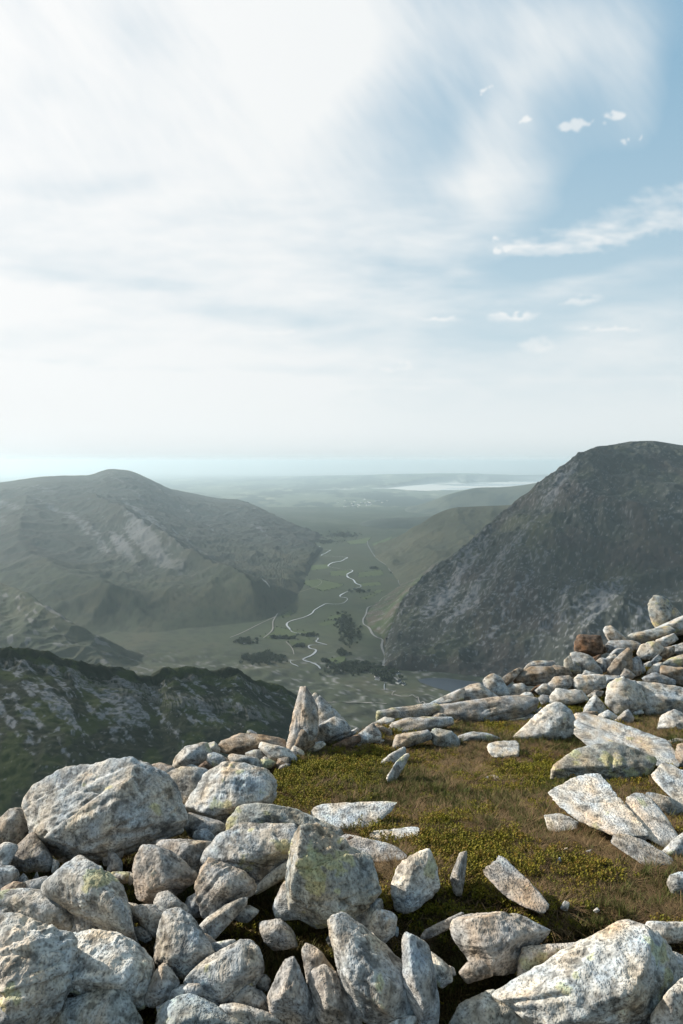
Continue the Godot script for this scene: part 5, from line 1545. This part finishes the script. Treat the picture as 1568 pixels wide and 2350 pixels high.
		["rock", "g", "grey rock at the right edge below the pale sloping boulder", "r", [1544, 1482, 1568, 1476, 1595, 1477, 1595, 1501, 1559, 1502, 1545, 1496], [], 14, 0, 0.45],
		["stone", "w", "slim white stone below the upright dark stone", "r", [1471, 1541, 1477, 1523, 1483, 1541, 1475, 1547], [], 18, 0, 0.45],
		["stone", "w", "small white chip left of the dark tilted stone", "r", [1478, 1524, 1492, 1517, 1495, 1528, 1482, 1532], [], 18, 0, 0.45],
		["stone", "d", "dark wedge behind the leaning brown slab, left side", "r", [1367, 1519, 1382, 1509, 1399, 1511, 1407, 1527, 1386, 1543, 1376, 1531], [], 18, 0, 0.45],
		["stone", "d", "dark slab between the long dark rock and the leaning slab", "r", [1398, 1504, 1415, 1489, 1436, 1487, 1422, 1506, 1406, 1511], [], 18, 0, 0.45],
		["stone", "r", "orange-lit stone below the right corner of the brown cube", "r", [1360, 1509, 1379, 1501, 1380, 1515, 1367, 1519], [], 18, 0.1, 0.45],
		["stone", "t", "tan stone squeezed right of the brown cube", "r", [1378, 1491, 1386, 1480, 1396, 1494, 1382, 1502], [], 18, 0.2, 0.45],
		["rock", "p", "flat reddish slab at the turf's edge below the pile", "r", [1314, 1643, 1336, 1633, 1366, 1633, 1374, 1641, 1346, 1649, 1322, 1650], [], 18, 0, 0.45],
		["rock", "w", "white rubble rock right of the flat reddish slab", "r", [1371, 1643, 1396, 1630, 1420, 1647, 1409, 1661, 1382, 1654], [], 18, 0, 0.45],
		["rock", "d", "dark pyramid stone in the turf under the large white boulder", "r", [1411, 1658, 1429, 1637, 1442, 1628, 1455, 1647, 1447, 1661, 1425, 1664], [1435, 1644, 0.25], 20, 0, 0.45],
		["rock", "w", "pale rock at the right edge among the upper turf", "r", [1510, 1671, 1522, 1641, 1542, 1628, 1568, 1641, 1595, 1654, 1595, 1684, 1568, 1679, 1539, 1682, 1514, 1682], [], 13, 0, 0.45],
		["rock", "d", "dark rubble stone behind the broad creamy boulder", "r", [1474, 1554, 1502, 1542, 1547, 1561, 1547, 1577, 1512, 1571, 1482, 1565], [], 18, 0, 0.45],
		["stone", "w", "small white stone between the two big white boulders' feet", "r", [1447, 1637, 1472, 1627, 1477, 1637, 1452, 1644], [], 12, 0, 0.45],
		["stone", "d", "dark chip in the hollow right of the dark-faced ledge", "r", [1196, 1647, 1206, 1634, 1229, 1641, 1233, 1649, 1202, 1651], [], 18, 0, 0.45],
		["stone", "d", "dark stone stacked in the hollow by the white domed rock", "r", [1221, 1637, 1242, 1623, 1247, 1634, 1229, 1643], [], 18, 0, 0.45],
		["stone", "g", "grey stone at the top of the hollow by the white domed rock", "r", [1241, 1631, 1259, 1617, 1263, 1631, 1246, 1640], [], 18, 0, 0.45],
		["stone", "w", "small pale stone below the sloping slab under the cube", "r", [1335, 1551, 1342, 1538, 1366, 1545, 1370, 1554, 1342, 1557], [], 18, 0, 0.45],
		["stone", "d", "thin dark stone under the square pale block", "r", [1345, 1601, 1366, 1584, 1386, 1586, 1379, 1598, 1356, 1605], [], 18, 0, 0.45],
		["boulder", "w", "white domed rock at the top right of the turf", "r", [1206, 1689, 1232, 1652, 1259, 1622, 1276, 1614, 1299, 1625, 1313, 1642, 1315, 1679, 1302, 1693, 1279, 1699, 1259, 1703, 1232, 1687], [1259, 1652, 0.2, 1292, 1655, 0.2, 1266, 1679, 0.28], 9, 0, 0.45],
		["boulder", "w", "long white slab sloping right, upper of two", "r", [1307, 1653, 1322, 1645, 1359, 1643, 1406, 1659, 1462, 1679, 1512, 1695, 1549, 1719, 1554, 1744, 1539, 1762, 1505, 1754, 1472, 1737, 1439, 1720, 1406, 1715, 1359, 1715, 1339, 1699, 1318, 1687], [1346, 1665, 0.08, 1429, 1689, 0.1, 1505, 1715, 0.1], 12, 0, 0.9],
		["boulder", "y", "long white slab with yellow lichen, lower of two", "r", [1266, 1778, 1276, 1755, 1322, 1742, 1346, 1719, 1379, 1711, 1422, 1711, 1459, 1731, 1499, 1739, 1510, 1759, 1494, 1785, 1445, 1792, 1406, 1782, 1392, 1785, 1366, 1775, 1346, 1782, 1302, 1787], [1329, 1755, 0.12, 1396, 1732, 0.1, 1386, 1759, 0.16, 1462, 1755, 0.15], 11, 0, 0.65],
		["boulder", "w", "white slab at the right edge below the two long slabs", "r", [1490, 1775, 1512, 1753, 1568, 1768, 1595, 1782, 1595, 1848, 1568, 1850, 1545, 1833, 1539, 1808, 1505, 1790], [], 11, 0, 0.9],
		["rock", "t", "orange-stained block at the right edge beside the long slab", "r", [1548, 1760, 1555, 1709, 1568, 1705, 1595, 1715, 1595, 1772, 1568, 1770], [], 16, 0, 0.45],
		["boulder", "w", "triangular white slab with orange lichen spot in the turf", "t", [1261, 1817, 1276, 1798, 1346, 1778, 1368, 1774, 1392, 1808, 1406, 1835, 1422, 1862, 1434, 1882, 1479, 1915, 1477, 1928, 1439, 1915, 1389, 1908, 1346, 1882, 1314, 1865, 1312, 1842, 1299, 1832, 1279, 1825], [1332, 1802, 0.1, 1366, 1828, 0.14, 1406, 1878, 0.12], 13, 0, 1.0],
		["boulder", "w", "tapering white slab right of the triangular one", "t", [1439, 1847, 1448, 1825, 1462, 1818, 1485, 1821, 1512, 1855, 1539, 1898, 1555, 1922, 1529, 1938, 1505, 1925, 1479, 1918, 1459, 1892, 1448, 1871], [1472, 1855, 0.14, 1502, 1892, 0.15], 12, 0, 0.9],
		["rock", "g", "grey rock behind the tapering white slab", "t", [1481, 1822, 1495, 1818, 1522, 1828, 1563, 1845, 1567, 1863, 1555, 1885, 1539, 1875, 1519, 1860], [], 13, 0.1, 0.45],
		["rock", "d", "grey hump of rock low in the turf at right", "t", [1408, 1930, 1422, 1916, 1455, 1921, 1489, 1938, 1530, 1965, 1534, 1982, 1479, 1983, 1459, 1960, 1419, 1945], [1445, 1935, 0.14, 1489, 1958, 0.18], 10, 0, 0.9],
		["rock", "w", "white rock at the right edge below the tapering slab", "t", [1529, 1965, 1542, 1932, 1568, 1914, 1595, 1911, 1595, 1968, 1568, 1973, 1545, 1973], [], 10, 0, 0.45],
		["rock", "w", "small pale slab left of the triangular white slab", "t", [1247, 1873, 1286, 1869, 1309, 1878, 1330, 1892, 1296, 1908, 1269, 1912, 1255, 1898], [], 14, 0, 1.0],
		["rock", "w", "flat pale stone with streaked top in the upper turf", "t", [1117, 1722, 1126, 1705, 1152, 1701, 1186, 1703, 1193, 1719, 1190, 1735, 1149, 1740, 1129, 1739], [], 14, 0, 1.0],
		["rock", "g", "low grey stone end at the right of the turf-edge row", "t", [1052, 1703, 1055, 1687, 1086, 1680, 1116, 1683, 1151, 1695, 1137, 1707, 1079, 1706], [], 12, 0, 0.45],
		["stone", "w", "flat sliver of pale stone in the middle of the turf", "t", [1105, 1788, 1129, 1779, 1147, 1783, 1143, 1793, 1112, 1794], [], 12, 0, 1.0],
		["stone", "w", "small flat white stone right of the turf's centre", "t", [1273, 1950, 1302, 1946, 1301, 1958, 1276, 1959], [], 12, 0, 0.45],
		["stone", "w", "barely exposed chip of stone in the mid turf", "t", [1160, 1863, 1186, 1856, 1181, 1866], [], 12, 0, 0.45],
		["stone", "w", "tiny white stone right of the small flat white stone", "t", [1345, 1953, 1359, 1949, 1355, 1962], [], 12, 0, 0.45],
		["stone", "w", "white pebble left of the tiny white stones", "t", [1273, 1977, 1285, 1968, 1289, 1977, 1277, 1984], [], 12, 0, 0.45],
		["rock", "w", "flat white stone at the right edge above the orange block", "r", [1530, 1703, 1552, 1695, 1585, 1699, 1585, 1710, 1545, 1712], [], 16, 0, 0.45],
		["rock", "g", "long low grey stone at the left of the turf-edge row", "t", [905, 1709, 910, 1687, 943, 1682, 988, 1683, 989, 1697, 950, 1709, 913, 1720], [], 14, 0, 0.45],
		["rock", "y", "lichened grey stone in the middle of the turf-edge row", "t", [986, 1692, 1000, 1673, 1036, 1680, 1056, 1697, 1051, 1714, 1023, 1717, 1000, 1709], [], 12, 0, 0.45],
		["rock", "g", "wide grey slab below the long pale ledge", "t", [892, 1679, 896, 1661, 943, 1647, 990, 1647, 1045, 1651, 1038, 1663, 983, 1671, 950, 1684, 913, 1687], [], 14, 0, 0.45],
		["rock", "p", "pinkish sloping rock at the left end of the turf-edge rocks", "t", [813, 1708, 833, 1677, 856, 1660, 867, 1677, 875, 1689, 843, 1705], [], 16, 0, 0.45],
		["rock", "t", "brown-sided rock between the pinkish rock and the grey slab", "t", [851, 1672, 863, 1660, 894, 1674, 901, 1686, 876, 1692], [], 16, 0, 0.45],
		["rock", "w", "pale flat rock on top of the brown-sided rock", "t", [855, 1661, 883, 1647, 908, 1651, 898, 1667, 873, 1671], [], 16, 0, 0.45],
		["rock", "w", "small pale peaked stone leaning on the dark-faced ledge", "t", [983, 1649, 996, 1631, 1013, 1622, 1031, 1642, 1013, 1647], [], 20, -0.05, 0.45],
		["stone", "d", "dark little stone before the small pale peaked stone", "t", [985, 1651, 1003, 1635, 1023, 1637, 1035, 1650], [], 16, -0.1, 0.45],
		["stone", "g", "grey stone at the left brink of the turf", "t", [780, 1700, 783, 1680, 810, 1683, 814, 1691, 797, 1701], [], 16, 0, 0.45],
		["stone", "w", "pale chip behind the grey stone at the left brink", "t", [796, 1683, 820, 1670, 827, 1677, 813, 1687], [], 16, 0, 0.45],
		["stone", "r", "rusty stone at the left brink of the turf", "t", [782, 1711, 803, 1694, 820, 1691, 808, 1710], [], 16, 0, 0.45],
		["stone", "w", "small flat pale stone below the rusty brink stone", "t", [805, 1716, 820, 1707, 834, 1711, 814, 1719], [], 16, 0, 0.45],
		["rock", "w", "pale wedge stone jutting from the turf beside the thin upright one", "t", [873, 1755, 896, 1731, 930, 1713, 932, 1725, 920, 1747, 903, 1752], [], 18, 0, 0.45],
		["stone", "w", "long thin white splinter of stone standing in the turf", "t", [890, 1799, 900, 1780, 926, 1737, 936, 1727, 939, 1731, 937, 1738, 917, 1765, 896, 1800], [], 18, 0, 0.45],
		["stone", "w", "flat pale stone under the right end of the dark-faced ledge", "t", [1163, 1655, 1199, 1647, 1228, 1647, 1229, 1651, 1183, 1657], [], 16, 0, 0.45],
		["stone", "d", "small grey stone in the shade of the dark-faced ledge", "t", [1198, 1642, 1206, 1633, 1231, 1644, 1216, 1649], [], 16, 0, 0.45],
		["rock", "w", "rounded white stone standing in the lower turf", "t", [902, 2042, 912, 2002, 928, 1976, 958, 1963, 982, 1960, 996, 1979, 1000, 2019, 1004, 2037, 982, 2052, 962, 2062, 955, 2082, 935, 2091, 915, 2082, 908, 2056], [942, 1992, 0.2, 978, 1996, 0.16, 935, 2042, 0.25], 9, 0, 0.45],
		["rock", "d", "slim upright grey stone right of the rounded white stone", "t", [1034, 2014, 1045, 1986, 1055, 1962, 1067, 1958, 1069, 1992, 1062, 2019, 1059, 2056, 1042, 2046], [], 12, 0, 0.45],
		["rock", "p", "long speckled slab lying slantwise in the lower turf", "t", [1116, 2008, 1131, 1976, 1135, 1965, 1158, 1972, 1185, 2002, 1218, 2032, 1249, 2059, 1255, 2089, 1238, 2092, 1208, 2079, 1165, 2056, 1141, 2033], [1165, 2009, 0.08, 1215, 2059, 0.08], 13, 0, 1.0],
		["boulder", "d", "fan-shaped dark grey boulder, flat-topped, below the turf", "f", [1036, 2127, 1048, 2105, 1115, 2094, 1165, 2098, 1201, 2105, 1231, 2121, 1256, 2139, 1225, 2172, 1198, 2197, 1181, 2224, 1148, 2230, 1108, 2230, 1088, 2205, 1062, 2172, 1044, 2147], [1082, 2115, 0.16, 1165, 2115, 0.18, 1115, 2169, 0.3, 1165, 2169, 0.3, 1135, 2209, 0.26], 13, 0, 0.45],
		["stone", "p", "long thin stick-like stone above the mossy hollow", "t", [967, 2152, 975, 2138, 1008, 2125, 1035, 2105, 1062, 2093, 1066, 2097, 1042, 2114, 1008, 2142, 982, 2154], [], 12, 0, 0.45],
		["rock", "g", "grooved slab tucked behind the huge right-hand boulder", "f", [1193, 2209, 1201, 2182, 1221, 2175, 1301, 2166, 1346, 2166, 1318, 2192, 1281, 2214, 1248, 2235, 1208, 2252, 1182, 2250, 1184, 2237, 1201, 2222], [1215, 2192, 0.2, 1265, 2192, 0.14], 14, 0, 0.45],
		["stone", "g", "small tilted stone in the heather left of the stick-like stone", "t", [887, 2127, 895, 2118, 914, 2129, 913, 2151, 898, 2142], [], 12, 0, 0.45],
		["stone", "w", "bright white stone standing in the lower right turf", "t", [1287, 2082, 1296, 2068, 1307, 2072, 1302, 2090, 1291, 2089], [], 12, 0, 0.45],
		["stone", "w", "little white chip right of the bright white stone", "t", [1362, 2090, 1371, 2083, 1376, 2090, 1368, 2095], [], 12, 0, 0.45],
		["stone", "g", "mossy pale stone on the hollow's floor", "f", [1021, 2232, 1028, 2215, 1042, 2222, 1046, 2237, 1032, 2242], [], 12, 0, 0.45],
		["boulder", "l", "huge right-hand boulder with lit crest and lichen, bottom right", "f", [1149, 2283, 1189, 2256, 1246, 2229, 1299, 2202, 1346, 2169, 1396, 2139, 1429, 2121, 1465, 2119, 1492, 2139, 1520, 2173, 1537, 2210, 1540, 2253, 1530, 2286, 1512, 2326, 1485, 2363, 1445, 2383, 1312, 2386, 1252, 2370, 1219, 2333, 1179, 2306], [1219, 2290, 0.16, 1286, 2250, 0.2, 1366, 2216, 0.22, 1439, 2163, 0.16, 1472, 2180, 0.22, 1346, 2316, 0.34, 1462, 2276, 0.34, 1262, 2323, 0.28], 14, 0, 0.45],
		["boulder", "y", "dark domed boulder with green lichen at the bottom edge", "f", [1036, 2353, 1059, 2316, 1089, 2292, 1129, 2277, 1179, 2290, 1219, 2321, 1249, 2360, 1232, 2383, 1046, 2383], [1112, 2306, 0.25, 1172, 2323, 0.28, 1129, 2350, 0.35], 9, 0, 0.45],
		["boulder", "w", "pale rough boulder in the bottom right corner", "f", [1499, 2350, 1510, 2311, 1539, 2280, 1559, 2253, 1595, 2250, 1595, 2383, 1499, 2383], [], 11, -0.1, 0.45],
		["boulder", "g", "grey rock between the huge boulder and the right edge", "f", [1520, 2280, 1519, 2256, 1525, 2190, 1545, 2186, 1568, 2206, 1595, 2216, 1595, 2263, 1559, 2260, 1539, 2286], [], 11, 0, 0.45],
		["rock", "w", "pale flat rock at the right edge above the huge boulder", "t", [1477, 2126, 1492, 2116, 1539, 2117, 1595, 2119, 1595, 2163, 1552, 2161, 1512, 2163, 1494, 2146], [], 12, 0, 0.45],
		["rock", "g", "grey rock at the right edge in the lower turf", "t", [1534, 2027, 1539, 2009, 1565, 2003, 1595, 2007, 1595, 2057, 1545, 2051], [], 10, 0, 0.45],
	]


# ---------------------------------------------------------------- plants of the turf
func leaf(st: SurfaceTool, root: Vector3, along: Vector3, up: Vector3, long: float, wide: float, c: Color) -> void:
	# a folded pointed leaf of four triangles
	var side := along.cross(up).normalized() * wide * 0.5
	var mid := root + along * long * 0.45
	var tip := root + along * long - up * long * 0.08
	var drop := up * wide * 0.18
	st.set_color(c)
	for v in [root, mid + side + drop, mid, root, mid, mid - side + drop, mid, mid + side + drop, tip, mid, tip, mid - side + drop]:
		st.add_vertex(v)


func stem(st: SurfaceTool, a: Vector3, b: Vector3, r: float, c: Color) -> void:
	var t := (b - a).normalized()
	var s := t.cross(Vector3(0.3, 0.1, 1)).normalized() * r
	var u := t.cross(s)
	st.set_color(c)
	for k in 3:
		var p := s * cos(k * TAU / 3) + u * sin(k * TAU / 3)
		var q := s * cos((k + 1) * TAU / 3) + u * sin((k + 1) * TAU / 3)
		for v in [a + p, a + q, b, ]:
			st.add_vertex(v)


func sprig_mesh(rng: RandomNumberGenerator, tips: Color) -> ArrayMesh:
	# a bilberry sprig about 1 high: upright shoots set with small leaves
	var st := SurfaceTool.new()
	st.begin(Mesh.PRIMITIVE_TRIANGLES)
	for s in 4:
		var a := TAU * s / 4.0 + rng.randf_range(-0.5, 0.5)
		var foot := Vector3(cos(a), 0, sin(a)) * rng.randf_range(0.02, 0.22)
		var top := foot + Vector3(cos(a) * rng.randf_range(0.0, 0.30), rng.randf_range(0.62, 1.0), sin(a) * rng.randf_range(0.0, 0.30))
		stem(st, foot, top, 0.022, Color(0.45, 0.5, 0.3))
		var n := 8
		for k in n:
			var t := lerpf(0.25, 1.0, float(k) / (n - 1))
			var p := foot.lerp(top, t)
			var b := k * 2.4 + s
			var along := Vector3(cos(b), lerpf(0.35, 1.3, t), sin(b)).normalized()
			var up := Vector3(-cos(b) * 0.8, 1.0, -sin(b) * 0.8).normalized()
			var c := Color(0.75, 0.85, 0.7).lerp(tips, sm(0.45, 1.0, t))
			leaf(st, p, along, up, rng.randf_range(0.22, 0.32), rng.randf_range(0.12, 0.17), c)
	st.generate_normals()
	return st.commit()


func tuft_mesh(rng: RandomNumberGenerator, blades: int, spread: float) -> ArrayMesh:
	# a tuft of bending grass blades about 1 high
	var st := SurfaceTool.new()
	st.begin(Mesh.PRIMITIVE_TRIANGLES)
	for k in blades:
		var a := rng.randf() * TAU
		var out := Vector3(cos(a), 0, sin(a))
		var root := out * rng.randf_range(0.0, 0.25)
		var lean := rng.randf_range(0.1, spread)
		var h := rng.randf_range(0.5, 1.0)
		var side := Vector3(-sin(a), 0, cos(a)) * 0.022
		var last := root
		st.set_color(Color(1, 1, 1) * rng.randf_range(0.7, 1.0))
		for s in 3:
			var t := (s + 1) / 3.0
			var p := root + out * lean * t * t + Vector3(0, h * t * (1.0 - 0.25 * t * lean), 0)
			var w0 := side * (1.0 - s / 3.0)
			var w1 := side * (1.0 - t)
			for v in [last - w0, last + w0, p + w1, last - w0, p + w1, p - w1]:
				st.add_vertex(v)
			last = p
	st.generate_normals()
	return st.commit()


func cushion_mesh(rng: RandomNumberGenerator) -> ArrayMesh:
	# a low cushion of moss or dead heath: many short curled strands
	var st := SurfaceTool.new()
	st.begin(Mesh.PRIMITIVE_TRIANGLES)
	for k in 46:
		var a := rng.randf() * TAU
		var r := sqrt(rng.randf())
		var root := Vector3(cos(a) * r, 0.25 * (1.0 - r * r), sin(a) * r)
		var dir := Vector3(rng.randfn() * 0.5 + cos(a) * r * 0.6, rng.randf_range(0.4, 0.9), rng.randfn() * 0.5 + sin(a) * r * 0.6) * 0.42
		var side := dir.cross(Vector3(rng.randfn(), rng.randfn(), rng.randfn())).normalized() * 0.06
		st.set_color(Color(1, 1, 1) * rng.randf_range(0.55, 1.0))
		for v in [root - side, root + side, root + dir]:
			st.add_vertex(v)
	st.generate_normals()
	return st.commit()


func scatter(called: String, label: String, category: String, meshes: Array, spots: Array, tints: Array, mat: Material) -> void:
	var per := meshes.size()
	for v in per:
		var mm := MultiMesh.new()
		mm.transform_format = MultiMesh.TRANSFORM_3D
		mm.use_colors = true
		mm.mesh = meshes[v]
		var own := []
		for k in range(v, spots.size(), per):
			own.append(k)
		mm.instance_count = own.size()
		for k in own.size():
			mm.set_instance_transform(k, spots[own[k]])
			mm.set_instance_color(k, tints[own[k]])
		var w := MultiMeshInstance3D.new()
		w.name = numbered(called)
		w.multimesh = mm
		w.material_override = mat
		add_child(w)
		tag(w, label, category, "", "stuff")


func plant_mat(called: String, through: float) -> StandardMaterial3D:
	var m := StandardMaterial3D.new()
	m.resource_name = called
	m.vertex_color_use_as_albedo = true
	m.cull_mode = BaseMaterial3D.CULL_DISABLED
	m.roughness = 0.7
	m.metallic_specular = 0.25
	m.backlight_enabled = true
	m.backlight = Color(through, through, through * 0.7)
	return m


func build_turf() -> void:
	var rng := RandomNumberGenerator.new()
	rng.seed = 4242
	var berry := [[], []]
	var red := [[], []]
	var grass := [[], []]
	var straw := [[], []]
	var moss := [[], []]
	var tries := 0
	for k in 140000:
		# even in the picture rather than on the ground, so that the near turf is as full as the far
		var d := 1.9 * pow(12.5 / 1.9, pow(rng.randf(), 0.72))
		var x := rng.randf_range(-0.56, 0.62) * d
		if k % 5 == 0:
			x = rng.randf_range(0.55, 1.3) * d
		var t := turf(x, d)
		var over := d - table(BRINK_X, BRINK_D, x)
		if over > 0.25:
			continue
		if t < 0.5 and rng.randf() > 0.5:
			continue
		var h := ground_height(x, d)
		var p := Vector3(x, h, -d)
		if in_rock(p + Vector3(0, 0.02, 0), 1.05):
			continue
		var near := in_rock(p + Vector3(0, 0.02, 0), 1.3)
		var s := to_photo(p)
		if s.x < -60.0 or s.x > 2900.0 or s.y > 2420.0:
			continue
		var n := noise_b.get_noise_2d(x * 110.0, d * 110.0) + 0.5 * noise_a.get_noise_2d(x * 240.0, d * 240.0)
		var m := noise_b.get_noise_2d(x * 75.0 + 400.0, d * 75.0) + 0.4 * noise_a.get_noise_2d(x * 260.0 + 90.0, d * 260.0)
		# the bilberry is thickest at the upper left of the turf, dead grass at the lower right
		n += 0.30 * blob(s.x, s.y, 720, 1760, 150, 90, -20) + 0.12 * blob(s.x, s.y, 900, 1960, 60, 60, 0) + 0.15 * blob(s.x, s.y, 1180, 1660, 200, 40, -5)
		m += 0.35 * blob(s.x, s.y, 1300, 1990, 170, 110, 10) + 0.2 * blob(s.x, s.y, 1080, 1800, 150, 60, 0) + 0.12 * blob(s.x, s.y, 950, 1790, 120, 50, 0)
		var turn := Basis.from_euler(Vector3(rng.randf_range(-0.25, 0.25), rng.randf() * TAU, rng.randf_range(-0.25, 0.25)))
		var kind := rng.randf()
		if t < 0.5:
			kind = 0.9 if rng.randf() < 0.75 else 0.2
			n -= 0.12
		if n > -0.06 and kind < 0.38 + 0.9 * n + (0.15 if near else 0.0):
			var size := rng.randf_range(0.026, 0.048) * (1.0 + 0.5 * n) * (1.25 if near else 1.0)
			var g := Vector3(0.175, 0.150, 0.018).lerp(Vector3(0.080, 0.082, 0.014), rng.randf())
			g = g.lerp(Vector3(0.15, 0.12, 0.03), rng.randf() * 0.4 * sm(-0.1, 0.3, m))
			var set_ := red if rng.randf() < 0.22 + 0.35 * sm(0.0, 0.3, m) else berry
			set_[0].append(Transform3D(turn.scaled(Vector3.ONE * size), p - Vector3(0, 0.006, 0)))
			set_[1].append(Color(g.x, g.y, g.z))
		elif kind < 0.46 - 0.7 * m:
			var size := rng.randf_range(0.035, 0.085) * (1.3 if near else 1.0)
			var g := Vector3(0.060, 0.085, 0.018).lerp(Vector3(0.110, 0.100, 0.034), rng.randf())
			grass[0].append(Transform3D(turn.scaled(Vector3(size, size, size)), p - Vector3(0, 0.004, 0)))
			grass[1].append(Color(g.x, g.y, g.z))
		elif kind < 0.8:
			var size := rng.randf_range(0.04, 0.085)
			var g := Vector3(0.24, 0.165, 0.085).lerp(Vector3(0.110, 0.068, 0.034), rng.randf())
			straw[0].append(Transform3D(turn.scaled(Vector3(size * 1.3, size * 0.7, size * 1.3)), p - Vector3(0, 0.004, 0)))
			straw[1].append(Color(g.x, g.y, g.z))
		else:
			var size := rng.randf_range(0.03, 0.055)
			var g := Vector3(0.110, 0.078, 0.032).lerp(Vector3(0.062, 0.055, 0.018), rng.randf())
			moss[0].append(Transform3D(turn.scaled(Vector3(size, size, size)), p - Vector3(0, 0.006, 0)))
			moss[1].append(Color(g.x, g.y, g.z))
	var sprigs := [sprig_mesh(rng, Color(1.15, 1.15, 0.8)), sprig_mesh(rng, Color(1.15, 1.1, 0.8)), sprig_mesh(rng, Color(1.2, 1.15, 0.7))]
	var reds := [sprig_mesh(rng, Color(1.9, 0.75, 0.9)), sprig_mesh(rng, Color(1.9, 0.95, 0.7))]
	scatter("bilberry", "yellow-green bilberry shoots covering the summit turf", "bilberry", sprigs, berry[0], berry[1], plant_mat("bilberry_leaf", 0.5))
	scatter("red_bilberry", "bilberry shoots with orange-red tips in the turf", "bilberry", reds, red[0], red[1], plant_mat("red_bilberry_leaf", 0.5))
	scatter("grass", "short green grass tufts between the bilberry", "grass", [tuft_mesh(rng, 18, 0.5), tuft_mesh(rng, 18, 0.7)], grass[0], grass[1], plant_mat("grass_blade", 0.4))
	scatter("dead_grass", "straw-brown dead grass matted in the turf", "grass", [tuft_mesh(rng, 22, 1.3), tuft_mesh(rng, 22, 1.5)], straw[0], straw[1], plant_mat("straw_blade", 0.3))
	scatter("moss", "brown-green moss cushions between turf and rocks", "moss", [cushion_mesh(rng), cushion_mesh(rng)], moss[0], moss[1], plant_mat("moss_strand", 0.2))


func _ready() -> void:
	noise_a.seed = 11
	noise_a.frequency = 0.01
	noise_a.fractal_octaves = 4
	noise_b.seed = 23
	noise_b.frequency = 0.01
	noise_b.fractal_octaves = 3
	noise_b.noise_type = FastNoiseLite.TYPE_PERLIN
	noise_r.seed = 37
	noise_r.frequency = 0.01
	noise_r.fractal_type = FastNoiseLite.FRACTAL_RIDGED
	noise_r.fractal_octaves = 4
	noise_c.seed = 5
	noise_c.frequency = 0.01
	noise_c.noise_type = FastNoiseLite.TYPE_CELLULAR
	noise_c.cellular_return_type = FastNoiseLite.RETURN_CELL_VALUE
	var t := Time.get_ticks_msec()
	build_view()
	print("sky ", Time.get_ticks_msec() - t)
	build_land()
	print("land ", Time.get_ticks_msec() - t)
	build_valley()
	build_clouds()
	build_summit()
	print("summit ", Time.get_ticks_msec() - t)
	build_turf()
	print("turf ", Time.get_ticks_msec() - t)
